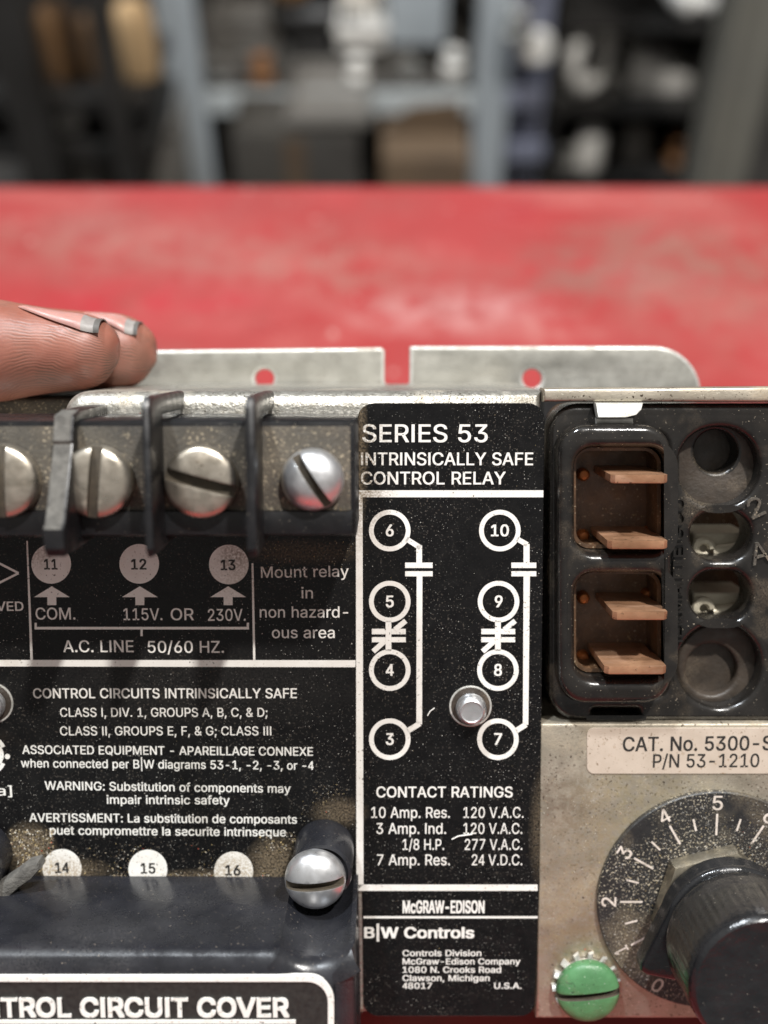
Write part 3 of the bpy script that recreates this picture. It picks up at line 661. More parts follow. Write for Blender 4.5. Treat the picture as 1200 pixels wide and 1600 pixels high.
# label column
HL = 0.00035; HP = HL + 0.00004; HQ = HP + 0.00004
b = MB(); b.plate([rrect(558, 630, 851, 1588, 26, HL, 8, (1, 1, 0, 0))[:18] + pxl([(843, 1385), (836, 1562)], HL) + pxl([(836 - 22 + 22 * cos(radians(a)), 1566 + 22 * sin(radians(a))) for a in range(0, 91, 15)], HL) + pxl([(590 + 22 * cos(radians(a)), 1566 + 22 * sin(radians(a))) for a in range(90, 181, 15)], HL) + pxl([(566, 1390)], HL)], 0.00002, HL, 'label', 0.0001, 1)
front = part('front_label', b)
b = MB()
T = lambda *a, **k2: b.text(*a[:5], HP, *a[5:], **k2)
T('SERIES 53', 566, 762, 691, 28, 'print', 0.009)
T('INTRINSICALLY SAFE', 564, 833, 727, 20, 'print', 0.011)
T('CONTROL RELAY', 564, 790, 757, 20, 'print', 0.011)
b.rect(556, 766, 849, 777, HP); b.pp([(556, 777.02), (566.5, 777.02), (568, 1382), (557, 1392)], HP, 'print')
b.rect(557, 1382.1, 840, 1392, HP)
for (cx, cy, tx, xs) in ((609, 829, '6', 0), (609, 940, '5', 0), (609, 1047, '4', 0), (609, 1155, '3', 0), (781, 829, '10', 1), (779, 940, '9', 0), (778, 1047, '8', 0), (778, 1155, '7', 0)):
    b.ring(cx, cy, 25, 32.5, HP); hw = 14 if xs else 6.2
    T(tx, cx - hw, cx + hw, cy + 9, 18.5, 'print', 0.018)
b.line(635, 842, 657, 856, 8, HP); b.rect(650.5, 852, 659.5, 879, HP); b.rect(633, 879, 676, 887.5, HP); b.rect(633, 892.5, 676, 900.5, HP)
b.pp([(651, 900.6), (660, 900.6), (659.5, 1132), (650.5, 1129)], HP, 'print'); b.line(637, 1142, 656, 1130.5, 8.5, HP)
b.line(808, 842, 824, 851, 8, HP); b.rect(818, 850, 827.5, 879, HP); b.rect(799, 879, 838, 887.5, HP); b.rect(799, 892.5, 838, 900.5, HP)
b.pp([(818, 900.6), (828, 900.6), (825.5, 1133), (817, 1130)], HP, 'print'); b.line(806, 1142, 822, 1132, 8.5, HP)
for dx in (0, 171):
    b.rect(602.5 + dx, 970, 611.5 + dx, 1017, HP)
    for q in (b.rect,):
        q(581 + dx, 982.5, 602.4 + dx, 991, HP); q(611.6 + dx, 982.5, 634 + dx, 991, HP); q(581 + dx, 995.5, 602.4 + dx, 1003.5, HP); q(611.6 + dx, 995.5, 634 + dx, 1003.5, HP)
    b.line(634 + dx, 970, 617 + dx, 984, 8, HQ); b.line(583 + dx, 1018, 601 + dx, 1002, 8, HQ)
T('CONTACT RATINGS', 588, 801, 1246, 17, 'print', 0.012)
for yb, l, xa, xb, r, ra, rb2 in ((1278, '10 Amp. Res.', 580, 703, '120 V.A.C.', 724, 818), (1303, '3 Amp. Ind.', 588, 697, '120 V.A.C.', 724, 816), (1328, '1/8 H.P.', 629, 694, '277 V.A.C.', 726, 816), (1352, '7 Amp. Res.', 589, 703, '24 V.D.C.', 737, 816)):
    T(l, xa, xb, yb, 17, 'print', 0.006); T(r, ra, rb2, yb, 17, 'print', 0.004)
T('McGRAW-EDISON', 629, 757, 1427, 20, 'print', 0.03)
b.rect(568, 1431.5, 840, 1435, HP)
T('B|W Controls', 569, 741, 1466, 17.5, 'print', 0.026)
for yb, tx, xa, xb in ((1494, 'Controls Division', 629, 752), (1507, 'McGraw-Edison Company', 629, 813), (1520, '1080 N. Crooks Road', 629, 783), (1533, 'Clawson, Michigan', 629, 765), (1545, '48017', 629, 675), (1545, 'U.S.A.', 772, 815)):
    T(tx, xa, xb, yb, 9.6, 'print', 0.014)
sub('lettering', b, front, None)

# left wiring label
b = MB(); b.plate([pxl([(-160, 1420), (-160, 800), (555, 800), (556, 1420)], HL)], 0.00002, HL, 'label', 0.0001, 1)
wl = part('wiring_label', b)
b = MB()
for cx, cy, tx, xa, xb, r in ((80, 881, '11', 69, 90, 31), (217.5, 881, '12', 205, 229, 31), (357.5, 882, '13', 345, 368, 31), (97, 1357, '14', 86, 108, 30.5), (231, 1358, '15', 220, 243, 30.5), (365, 1361, '16', 352, 376, 30.5)):
    b.disc(cx, cy, r, HP); b.text(tx, xa, xb, cy + 9 if cy < 1000 else cy + 7, 16.5, HQ, 'ink', 0.02)
for cx in (81, 218.5, 356.5):
    b.pp([(cx - 28, 933), (cx + 28, 933), (cx, 916)], HP, 'print'); b.rect(cx - 7, 933, cx + 7, 945.5, HP)
T('COM.', 56, 118, 968, 18.5, 'print', 0.006); T('115V.', 193, 254, 969, 18.5, 'print', 0.006); T('OR', 267, 303, 969, 18.5, 'print', 0.006); T('230V.', 325, 384, 970, 18.5, 'print', 0.006)
b.rect(54, 979.5, 389, 983.5, HP); b.rect(54, 973, 57.5, 979.4, HP); b.rect(385.5, 973, 389, 979.4, HP); b.rect(219.5, 983.6, 223, 994, HP)
T('A.C. LINE', 99, 209, 1019, 18.5, 'print', 0.006); T('50/60 HZ.', 231, 350, 1020, 18.5, 'print', 0.006)
b.pp([(47.5, 1031), (51.5, 1031), (43.5, 845), (41, 845)], HP, 'print'); b.pp([(395.5, 1031), (399, 1031), (396, 880), (393, 880)], HP, 'print')
T('APPROVED', -78, 37, 954.5, 14.5, 'print', 0.012)
b.line(29, 895.5, -55, 853, 3.5, HP); b.line(29, 895.5, -55, 938, 3.5, HQ)
b.pp([(-155, 1031), (555.5, 1031.5), (555.5, 1042.5), (-155, 1041)], HP, 'print')
T('Mount relay', 408, 545, 903, 17.5, 'print', 0.004, y1=901); T('in', 471, 489, 935, 17.5, 'print', 0.004); T('non hazard-', 406, 544, 965, 17.5, 'print', 0.004); T('ous area', 425, 523, 997, 17.5, 'print', 0.004)
T('CONTROL CIRCUITS INTRINSICALLY SAFE', 52, 464, 1091, 15.5, 'print', 0.011)
T('CLASS I, DIV. 1, GROUPS A, B, C, & D;', 94, 418, 1120, 14, 'print', 0.006)
T('CLASS II, GROUPS E, F, & G; CLASS III', 94, 424, 1149, 14, 'print', 0.006)
T('ASSOCIATED EQUIPMENT - APAREILLAGE CONNEXE', 35, 489, 1178, 13.5, 'print', 0.01, y1=1181)
T('when connected per B|W diagrams 53-1, -2, -3, or -4', 33, 490, 1199, 13.5, 'print', 0.008, y1=1203)
T('WARNING: Substitution of components may', 70, 454, 1234, 13.5, 'print', 0.008, y1=1239)
T('impair intrinsic safety', 167, 359, 1256, 13.5, 'print', 0.008, y1=1257)
T('AVERTISSMENT: La substitution de composants', 46, 464, 1284, 13.5, 'print', 0.01, y1=1287)
T('puet compromettre la securite intrinseque', 78, 447, 1304, 13.5, 'print', 0.01, y1=1307)
T('[a]', -14, 19, 1243, 15, 'print', 0.006)
b.ring(-22, 1180, 27, 33, HP, 'print', 25, 75); b.ring(-22, 1180, 27, 33, HP, 'print', -75, -25); b.ring(-14, 1180, 12, 20, HP, 'print', -85, 85); b.disc(11.5, 1182, 4.2, HP)
sub('lettering', b, wl, None)

# terminal block
hB = 0.017; hF = 0.026
b = MB()
bay = rrect(428, 668, 545, 831, 6, hB, 3)
b.plate([pxl([(-190, 841), (557, 838), (556, 657), (-190, 657)], hB)], HL + 0.00005, hB, 'bakelite', 0.0008, 2, top='dusty')
blk = part('terminal_block', b)
b = MB(); b.plate([pxl([(-190, 839), (552, 836.5), (552, 798), (-190, 798)], hB + 0.0006)], hB - 0.001, hB + 0.0006, 'bakelite', 0.0006, 2); sub('lower_rail', b, blk)
for x0, x1_ in ((220.5, 241), (382, 402.5)):
    b = MB(); u0, vt = P(x0, 622, hF); u1, vbm = P(x1_, 873, hF)
    vlow = P(600, 836, hB)[1]
    # barrier outline in (v, n), pushed through along u
    prof = [(vbm, 0.006), (vt, 0.0006), (vt, hF), (vbm, hF)]
    b.plate([[(vbm, hB - 0.006), (vlow, hB - 0.006), (vlow, hB + 0.0001), (vt - 0.0028, hB + 0.0001), (vt - 0.0028, 0.0004), (vt, 0.0004), (vt + 0.0002, hF - 0.0012), (vt - 0.0012, hF), (vbm + 0.0012, hF), (vbm, hF - 0.0012)]],
            -(u1 - u0) / 2, (u1 - u0) / 2, 'bakelite', 0.0006, 2, xf=lambda p, um=(u0 + u1) / 2: (um + p[2], p[0], p[1]))
    sub('barrier', b, blk)
b = MB(); u0, vbm = P(64, 872, hF); u1, vmid = P(100, 818, hF); vt = P(120, 636, 0.008)[1]
um = (P(66, 850, hF)[0] + P(103, 850, hF)[0]) / 2; hw = 0.00135; vlow = P(600, 836, hB)[1]
pr = [(vbm, hB - 0.006), (vlow, hB - 0.006), (vlow, hB + 0.0001), (vt - 0.0028, hB + 0.0001), (vt - 0.0028, 0.0004), (vt, 0.0004), (vt, 0.0150), (vt - 0.0006, 0.0188), (vt - 0.0040, 0.0200), (vt - 0.0044, 0.0197), (vmid, hF - 0.001), (vmid - 0.0008, hF), (vbm + 0.0012, hF), (vbm, hF - 0.0012)]
b.plate([pr], -hw, hw, 'bakelite', 0.0004, 2, xf=lambda p: (um + p[2], p[0], p[1]))
for f_i, f in enumerate(b.f):
    cs = [b.v[i] for i in f]; cv = sum(c[1] for c in cs) / len(cs); cn = sum(c[2] for c in cs) / len(cs); us = max(c[0] for c in cs) - min(c[0] for c in cs)
    if us > hw and cv > vmid - 0.0006 and cn > 0.0095: b.m[f_i] = b.mi('chalk')
o = sub('barrier', b, blk); o['label'] = 'snapped barrier with a chalky grey break'

def screw(name, px, py, h0, rmm, prof, slot_deg, slot_w, slot_d, m, parent=None, tilt=None, bev=0.00022):
    """slotted screw head: prof in fractions (r, z mm)"""
    c = P(px, py, h0)
    b = MB(); b.lathe([(r * rmm * MM, h0 + z * MM) for r, z in prof], c, m, 48)
    o = b.build(name, parent or relay, 40)
    ztop = h0 + prof[-1][1] * MM
    a = radians(slot_deg)
    o.data.materials.append(M['slot']); k = MB(); k.slots = [m, 'slot']; L = rmm * 1.3 * MM; wd = slot_w * MM / 2
    k.box((-L, -wd, ztop - slot_d * MM), (L, wd, ztop + 0.004), 'slot', xf=lambda p: (c[0] + p[0] * cos(a) - p[1] * sin(a), c[1] + p[0] * sin(a) + p[1] * cos(a), p[2]))
    kc = k.build('cutter', relay, None)
    boolean_cut(o, kc, bev * 1)
    return o
pan = [(0.80, -3), (0.80, 0), (1.0, 0.02), (1.0, 1.7), (0.985, 2.0), (0.94, 2.3), (0.82, 2.55), (0.6, 2.75), (0.3, 2.88), (0.0, 2.92)]
pan2 = [(0.8, -3), (0.8, 0), (1.0, 0.02), (1.0, 1.9), (0.97, 2.25), (0.9, 2.55), (0.75, 2.8), (0.5, 2.95), (0.25, 3.02), (0.0, 3.05)]
screw('terminal_screw', 10, 750, hB + 0.0003, 5.05, pan, 88, 1.5, 1.3, 'nickel')
screw('terminal_screw', 155, 751, hB + 0.0003, 5.0, pan2, 84, 1.55, 1.3, 'nickel')
screw('terminal_screw', 317, 751, hB + 0.0003, 5.05, pan, -15, 1.6, 1.3, 'nickel')
dome = [(0.55, -3), (0.55, 0), (1.0, 0.02), (1.0, 0.5), (0.985, 0.95), (0.94, 1.45), (0.86, 1.95), (0.73, 2.45), (0.56, 2.85), (0.36, 3.12), (0.17, 3.26), (0.0, 3.3)]
q = screw('mounting_screw', 489, 749, 0.0172, 4.4, dome, -57, 1.2, 1.9, 'bright')
q['label'] = 'shiny domed screw'
# studs on the label
def stud(px, py, parent=None):
    b = MB(); c = P(px, py, HL); z = HL
    b.lathe([(3.4 * MM, z + 0.00002), (3.4 * MM, z + 0.00022), (3.3 * MM, z + 0.00026), (3.18 * MM, z + 0.0002)], c, 'tooth', 36); 
    b.lathe([(3.15 * MM, z + 0.0001), (3.1 * MM, z + 0.00025), (2.6 * MM, z + 0.0003)], c, 'umber', 28)
    pr = [(2.3 * MM, z + 0.0005)]
    zz = z + 0.0006
    for i in range(2):
        pr += [(2.25 * MM, zz), (2.42 * MM, zz + 0.0003), (2.42 * MM, zz + 0.0006), (2.2 * MM, zz + 0.0009)]; zz += 0.0011
    pr += [(1.95 * MM, zz + 0.0002), (1.75 * MM, zz + 0.0003), (1.6 * MM, zz + 0.00005), (0, zz)]
    b.lathe(pr, c, 'bright', 32)
    return part('threaded_stud', b)
stud(735, 1103); stud(-12, 1098)

# relay socket
b = MB(); hS = -0.0012
outer = rrect(859, 631, 1330, 1128, 46, hS, 8, (1, 0, 0, 1))
ur = rrect(1061, 668, 1188, 791, 60, hS)
b.plate([outer, rrect(884, 678, 1042, 1088, 20, hS, 4), ur, rrect(1080, 800, 1175, 876, 37, hS), rrect(1079, 893, 1175, 971, 37, hS), circ(1125, 1041, 65, hS), rrect(926, 1109, 1000, 1123, 5, hS, 3)],
        -0.0075, hS, 'socket', 0.0011, 4)
sk = part('relay_socket', b)
b = MB(); b.plate([rrect(1054, 640, 1196, 800, 10, -0.005, 3), circ(1120, 706, 34, -0.004)], -0.010, -0.0044, 'socket', 0.0006, 3, top='umber')
b.plate([circ(1125, 1041, 70, -0.005), circ(1112, 1046, 40, -0.0045)], -0.010, -0.0044, 'umber', 0.0006, 3)
b.plate([circ(1120, 706, 40, -0.008)], -0.0099, -0.0084, 'umber', 0); b.plate([circ(1112, 1046, 46, -0.006)], -0.0099, -0.0062, 'umber', 0)
sub('recess_floor', b, sk)
b = MB(); b.plate([rrect(858, 632, 1330, 1126, 30, -0.018, 4)], -0.0215, -0.0182, 'amber', 0); sub('socket_floor', b, sk)
hR = 0.0035
b = MB()
b.plate([rrect(873, 664, 1051, 1101, 44, hR), rrect(899, 700, 1046, 866, 30, hR), rrect(899, 897, 1046, 1064, 30, hR)], -0.014, hR, 'socket', 0.0013, 4, side='socket')
sub('raised_rim', b, sk)
b = MB(); b.plate([rrect(903, 704, 1041, 862, 26, hR), rrect(905, 707, 1039, 860, 24, hR)], -0.0095, -0.0005, 'amber', 0.0004, 2)
b.plate([rrect(903, 901, 1041, 1060, 26, hR), rrect(905, 903, 1039, 1058, 24, hR)], -0.0095, -0.0005, 'amber', 0.0004, 2)
b.plate([rrect(898, 699, 1047, 867, 26, hR)], -0.0095, -0.0085, 'amber', 0); b.plate([rrect(898, 896, 1047, 1065, 26, hR)], -0.0095, -0.0085, 'amber', 0)
sub('well_lining', b, sk)
for yf, x0, x1_ in ((749, 955, 1044), (852, 950, 1044), (963, 958, 1044), (1048, 945, 1042)):
    hf = 0.0055; ua, vc = P(x0, yf, hf); ub, _ = P(x1_, yf, hf); L = hf + 0.0175; t2 = 0.00066
    b = MB(); uc = (ua + ub) / 2; wv = (ub - ua) / 2
    b.plate([[(-wv, -0.0086), (wv * 0.9, -0.0086), (wv * 0.9, -0.003), (wv, -0.001), (wv, hf - 0.0006), (wv - 0.0006, hf), (-wv + 0.0006, hf), (-wv, hf - 0.0006)]], -t2, t2, 'copper', 0.0003, 2,
            xf=lambda p: (uc + p[0], vc - p[2], p[1]))
    sub('contact_blade', b, sk)
for x, y in ((912, 742), (912, 838), (912, 935), (912, 1028), (1014, 833), (1013, 930)):
    b = MB(); b.lathe([(1.05 * MM, -0.0088), (1.05 * MM, -0.0072), (0.7 * MM, -0.0066), (0, -0.0064)], P(x, y, -0.007), 'rivet', 16); sub('rivet', b, sk)
for yy in (838, 932):
    b = MB(); h = -0.0095
    b.plate([rrect(1083, yy - 6, 1172, yy + 36, 6, h, 3)], -0.0181, h, 'beige', 0.0004)
    ca = P(1098, yy + 18, h + 0.0015); pts = []
    for i in range(15):
        a = i / 14 * 1.7 * pi; pts.append((ca[0] + 0.0013 * cos(a), ca[1] + 0.0013 * sin(a), h + 0.0018))
    b.tube(pts, 0.0007, 'beige', 8)
    c1 = P(1112, yy + 24, h + 0.001); c2 = P(1168, yy + 18, h + 0.001); b.tube([(c1[0], c1[1], h + 0.0012), (c2[0], c2[1], h + 0.001)], 0.0011, 'beige', 10)
    sub('spring_contact', b, sk)
b = MB()
hc = 0.0008
vc0 = P(600, 652, hc)[1]
b.plate([pxl([(930, 629.5), (1005, 629.5), (1001, 640), (992, 648), (975, 652), (932, 652)], hc)], -0.0006, hc + 0.0006, 'tooth', 0.0003, 2, xf=lambda p: (p[0], p[1], p[2] + 0.0008 - (p[1] - vc0) * 0.55))
b.plate([pxl([(932, 653), (990, 653), (990, 662), (932, 662)], 0.0)], -0.0011, 0.0, 'tooth', 0.0003, 2)
sub('retaining_clip', b, sk)
b = MB(); h = hS + 0.0005
a0 = Vector(P(1067, 1003, h)); a1 = Vector(P(1071, 778, h)); b.text_uv('IERMATTEIGCO', a0, a1, (Vector(P(1050, 1003, h)) - a0).length, h, 'socket', 0.0, depth=0.0006)
a0 = Vector(P(1176, 812, h)); a1 = Vector(P(1198, 802, h)); b.text_uv('2', a0, a1, 0.0031, h, 'dusty', 0.0, depth=0.0006)
a0 = Vector(P(1177, 884, h)); a1 = Vector(P(1205, 876, h)); b.text_uv('A', a0, a1, 0.0034, h, 'dusty', 0.0, depth=0.0006)
sub('embossed_lettering', b, sk, None)

# sticker
b = MB(); b.plate([rrect(917, 1137, 1330, 1209, 11, 0.0001, 6)], 0.00003, 0.00016, 'sticker', 0.00005, 1); st = part('catalog_sticker', b)
b = MB(); b.text('CAT. No. 5300-S', 973, 1207, 1174, 22.5, 0.0002, 'ink', 0.012, y1=1172); b.text('P/N 53-1210', 1020, 1186, 1199.5, 21, 0.0002, 'ink', 0.008, y1=1198.5); sub('lettering', b, st, None)

# dial, nut, knob
cD = Vector(P(1114, 1409, 0.001)); kD = 0.1052 * MM           # metres per photograph pixel out there
b = MB(); rD = 180 * kD
b.lathe([(rD, 0.00002), (rD, 0.0008), (rD - 0.0002, 0.001), (0.004, 0.001)], cD, 'dial', 96); dl = part('dial_plate', b)
b = MB(); hd = 0.00105
for i in range(0, 11):
    a = radians(240 - 30 * i); dr = Vector((cos(a), sin(a))); tn = Vector((-dr.y, dr.x))
    def bar(r0, r1, wd, aa):
        d = Vector((cos(aa), sin(aa))); t3 = Vector((-d.y, d.x)) * wd / 2
        b.poly([(*(cD + d * r0 - t3), hd), (*(cD + d * r1 - t3), hd), (*(cD + d * r1 + t3), hd), (*(cD + d * r0 + t3), hd)], 'dialprint')
    bar(110 * kD, 145 * kD, 3.3 * kD, a)
    if i < 10: bar(121 * kD, 141 * kD, 3 * kD, a - radians(15))
    hw = 8 * kD * (1.7 if i == 10 else 0.55 if i == 1 else 1); p0 = cD + dr * (151 * kD)
    b.text_uv(str(i), p0 + tn * hw, p0 - tn * hw, 23 * kD, hd, 'dialprint', 0.008)
sub('numerals', b, dl, None)
b = MB(); rn = 100 * kD
b.plate([[(cD.x + rn * cos(radians(a)), cD.y + rn * sin(radians(a))) for a in (15, 75, 135, 195, 255, 315)]], 0.0012, 0.0042, 'gold', 0.0009, 2); part('hex_nut', b)
KC = Vector(P(1131, 1433, 0.004))
knob = bpy.data.objects.new('control_knob', None); COL.objects.link(knob); knob.parent = relay; knob.empty_display_size = 0.01
knob.location = (KC.x, KC.y - V_BASE, 0.0044 - N_BASE)
def kpart(name, b, smooth=40):
    o = b.build(name, knob, smooth, offset=False); o.location = (-KC.x, -KC.y, -0.0044); return o
rs = 10.6 * MM; tip = Vector(P(999, 1511, 0.0065)); td = tip - KC; ta = atan2(td.y, td.x); tl = td.length
lp = [(KC.x + rs * cos(ta + a), KC.y + rs * sin(ta + a)) for a in [0.74 + (2 * pi - 1.48) * i / 52 for i in range(53)]]
lp += [(KC.x + tl * 0.97 * cos(ta - 0.07), KC.y + tl * 0.97 * sin(ta - 0.07)), (KC.x + tl * cos(ta), KC.y + tl * sin(ta)), (KC.x + tl * 0.97 * cos(ta + 0.07), KC.y + tl * 0.97 * sin(ta + 0.07))]
b = MB(); b.plate([lp], 0.0045, 0.0082, 'knob', 0.0011, 4); kpart('pointer_skirt', b)
b = MB()
def fl(i, a): return 1 + (0.0035 * cos(56 * a) if 5 <= i <= 7 else 0)
b.lathe([(9.6 * MM, 0.0083), (10.9 * MM, 0.0102), (11.3 * MM, 0.0115), (11.3 * MM, 0.0126), (11.1 * MM, 0.0133), (11.0 * MM, 0.0150), (10.95 * MM, 0.0175), (10.9 * MM, 0.0205), (10.8 * MM, 0.0222), (10.55 * MM, 0.0230), (10.0 * MM, 0.0234), (9.4 * MM, 0.0233), (5 * MM, 0.0232), (0, 0.0232)], KC, 'knob', 336, mod=fl)
kpart('grip', b)

# green ground screw and its star washer
cg = P(918, 1546, 0.002)
b = MB(); n = 14
for i in range(n):
    a = 2 * pi * i / n + 0.1
    b.box((4.3 * MM, -0.5 * MM, 0.0002), (5.7 * MM, 0.5 * MM, 0.0010), 'tooth', 0.00042, xf=lambda p, a=a: (cg[0] + p[0] * cos(a) - p[1] * sin(a), cg[1] + p[0] * sin(a) + p[1] * cos(a), p[2] + 0.7 * p[1]))
b.lathe([(4.6 * MM, 0.0002), (4.6 * MM, 0.0009), (2 * MM, 0.0009)], cg, 'bright', 40); part('star_washer', b)
gd = [(0.9, 0.0), (1.0, 0.15), (1.0, 1.0), (0.985, 1.35), (0.94, 1.65), (0.86, 1.95), (0.73, 2.2), (0.55, 2.4), (0.35, 2.52), (0.16, 2.58), (0.0, 2.6)]
screw('ground_screw', 917, 1544, 0.001, 5.25, gd, 6, 1.15, 1.7, 'green')['label'] = 'green painted slotted screw'

# control circuit cover
hK = 0.0235; pc = (507, 1322)
arc = [(pc[0] + 64 * cos(radians(a)), pc[1] + 64 * sin(radians(a))) for a in range(140, 39, -6)]
b = MB()
b.plate([pxl([(-190, 1700), (-190, 1367), (444, 1370)] + arc + [(560, 1366), (566, 1700)], 0.0004)], HL + 0.0001, hK, 'cover', 0.0032, 6)
cv = part('control_cover', b)
b = MB(); hr = hK + 0.0003
b.plate([rrect(-200, 1524, 522, 1750, 40, hr), rrect(-192, 1535, 512, 1742, 32, hr)], hK - 0.0003, hr, 'print', 0.0001, 1)
b.text('CONTROL CIRCUIT COVER', -92, 452, 1590, 30, hr, 'print', 0.026, depth=0.0003)
b.plate([pxl([(-180, 1600), (462, 1600), (462, 1594.5), (-180, 1594.5)], hr)], hK - 0.0003, hr, 'print', 0)
sub('raised_lettering', b, cv)
b = MB(); b.plate([rrect(-192, 1535, 512, 1742, 32, hr)], hK - 0.0006, hK + 0.00005, 'ink', 0); sub('name_recess', b, cv)
b = MB(); c = P(*pc, 0.0); b.lathe([(4.85 * MM, HL + 0.0001), (4.85 * MM, 0.0088), (4.65 * MM, 0.0094), (4.2 * MM, 0.0096), (4.1 * MM, 0.0092), (3.3 * MM, 0.0092)], c, 'cover', 40); part('spacer_post', b)
screw('cover_screw', 493, 1371, 0.0098, 4.75, dome, 4, 1.25, 1.9, 'bright')['label'] = 'large shiny domed screw over the cover notch'
b = MB(); c = P(-32, 1330, 0.0); b.lathe([(5.6 * MM, HL + 0.0001), (5.6 * MM, 0.0082), (5.2 * MM, 0.0088), (3 * MM, 0.0088)], c, 'cover', 40); part('spacer_post', b)
b = MB(); hq = 0.0072
b.plate([pxl([(58, 1349), (62, 1360), (48, 1376), (30, 1388), (6, 1410), (-20, 1436), (-60, 1462), (-60, 1424), (-24, 1398), (0, 1382), (22, 1367), (40, 1353)], hq)], hq - 0.003, hq, 'chalk', 0.0007, 2)
sub('broken_rib', b, cv)

# ------------------------------------------------------------------ hand
def finger_pts(lst): return [(Vector((*P(px, py, h), h)), r) for px, py, h, r in lst]
def sweep(b, chain, seg=28, sub_n=6, m='skin', flat=1.0):
    """smooth closed tube through (point, radius)"""
    pts = [c[0] for c in chain]; rad = [c[1] for c in chain]; P2 = []; R2 = []
    for i in range(len(pts) - 1):
        for j in range(sub_n):
            t = j / sub_n; i0 = max(i - 1, 0); i3 = min(i + 2, len(pts) - 1)
            cr = lambda a, b_, c, d: 0.5 * ((2 * b_) + (c - a) * t + (2 * a - 5 * b_ + 4 * c - d) * t * t + (3 * b_ - a - 3 * c + d) * t ** 3)
            P2.append(cr(pts[i0], pts[i], pts[i + 1], pts[i3])); R2.append(max(0.0002, cr(rad[i0], rad[i], rad[i + 1], rad[i3])))
    P2.append(pts[-1]); R2.append(rad[-1])
    prev = None; up = Vector((0, 0, 1))
    for i, p in enumerate(P2):
        t = (P2[min(i + 1, len(P2) - 1)] - P2[max(i - 1, 0)]).normalized(); x = up.cross(t).normalized(); y = t.cross(x)
        ring = [b.vert(p + x * (R2[i] * flat * cos(2 * pi * j / seg)) + y * (R2[i] * sin(2 * pi * j / seg))) for j in range(seg)]
        if prev:
            for j in range(seg): b.face((prev[j], prev[(j + 1) % seg], ring[(j + 1) % seg], ring[j]), m)
        else: b.face(ring[::-1], m)
        prev = ring
    b.face(prev, m)
    return P2, R2
hi, hm = -0.0115, -0.0245
idx = finger_pts([(-470, 600, -0.020, 0.0105), (-330, 566, -0.016, 0.0098), (-200, 545, hi, 0.0092), (-90, 546, hi, 0.0092), (-10, 548, hi, 0.0085), (50, 548, hi, 0.0074), (100, 549, hi, 0.0066), (140, 550, hi, 0.0061), (163, 552, hi, 0.0050), (176, 554, hi, 0.0037), (184, 556, hi, 0.0018), (186, 556, hi, 0.0004)])
mid = finger_pts([(-470, 600, -0.038, 0.0108), (-330, 566, -0.034, 0.0100), (-180, 545, hm, 0.0088), (-40, 546, hm, 0.0084), (60, 548, hm, 0.0076), (130, 549, hm, 0.0070), (185, 550, hm, 0.0067), (212, 552, hm, 0.0058), (231, 554, hm, 0.0043), (242, 556, hm, 0.0021), (245, 556, hm, 0.0004)])
rng = finger_pts([(-470, 610, -0.056, 0.0100), (-330, 590, -0.056, 0.0092), (-180, 600, -0.052, 0.0082), (-60, 640, -0.049, 0.0075), (20, 680, -0.0485, 0.0068), (50, 700, -0.0485, 0.0050), (66, 710, -0.0485, 0.0022)])
lit = finger_pts([(-470, 640, -0.072, 0.0088), (-340, 640, -0.072, 0.0082), (-200, 660, -0.069, 0.0072), (-100, 690, -0.066, 0.0064), (-40, 720, -0.064, 0.0055), (-20, 732, -0.064, 0.0030)])
thb = finger_pts([(-640, 760, -0.012, 0.0150), (-520, 760, 0.000, 0.0125), (-400, 740, 0.008, 0.0108), (-310, 730, 0.006, 0.0100), (-250, 728, 0.000, 0.0094), (-226, 727, -0.003, 0.0070), (-214, 726, -0.005, 0.0030)])
M['skin'] = None
b = MB()
M['skin'] = mat('skin', (0.37, 0.150, 0.105), (0.24, 0.085, 0.060), 100, 0.40, 0, sss=0.10, dirt=((0.13, 0.07, 0.05), 130, 0.56, 0.55))
ax = {}
ax['i'] = sweep(b, idx); ax['m'] = sweep(b, mid)
for c in (rng, lit, thb): sweep(b, c)
for hh in (-0.020, -0.038, -0.056, -0.072):
    sweep(b, finger_pts([(-450, 600 + (40 if hh < -0.06 else 0), hh, 0.0098), (-640, 650, hh * 0.9, 0.0125), (-800, 700, hh * 0.8 - 0.002, 0.0135), (-900, 740, hh * 0.6 - 0.008, 0.012)]))
sweep(b, finger_pts([(-800, 720, -0.036, 0.020), (-950, 760, -0.034, 0.0235), (-1200, 850, -0.030, 0.026), (-1500, 980, -0.024, 0.034), (-2000, 1250, -0.02, 0.040)]), flat=1.15)
sweep(b, finger_pts([(-620, 762, -0.012, 0.0145), (-760, 740, -0.030, 0.017), (-860, 735, -0.036, 0.018)]))
person = b.build('person', None, 60)
person.matrix_world = DEV @ Matrix.Translation((0, -V_BASE, -N_BASE))
rm = person.modifiers.new('r', 'REMESH'); rm.mode = 'VOXEL'; rm.voxel_size = 0.0008
sm = person.modifiers.new('s', 'SMOOTH'); sm.iterations = 5; sm.factor = 0.5
bpy.context.view_layer.update()
me = bpy.data.meshes.new_from_object(person.evaluated_get(bpy.context.evaluated_depsgraph_get()))
person.modifiers.clear(); old = person.data; person.data = me; bpy.data.meshes.remove(old); me.name = 'person'
me.materials.clear(); me.materials.append(M['skin'])
me.polygons.foreach_set('use_smooth', [True] * len(me.polygons))
tag(person, 'grimy hand reaching in with two fingertips pressed on the top edge of the relay', 'person')
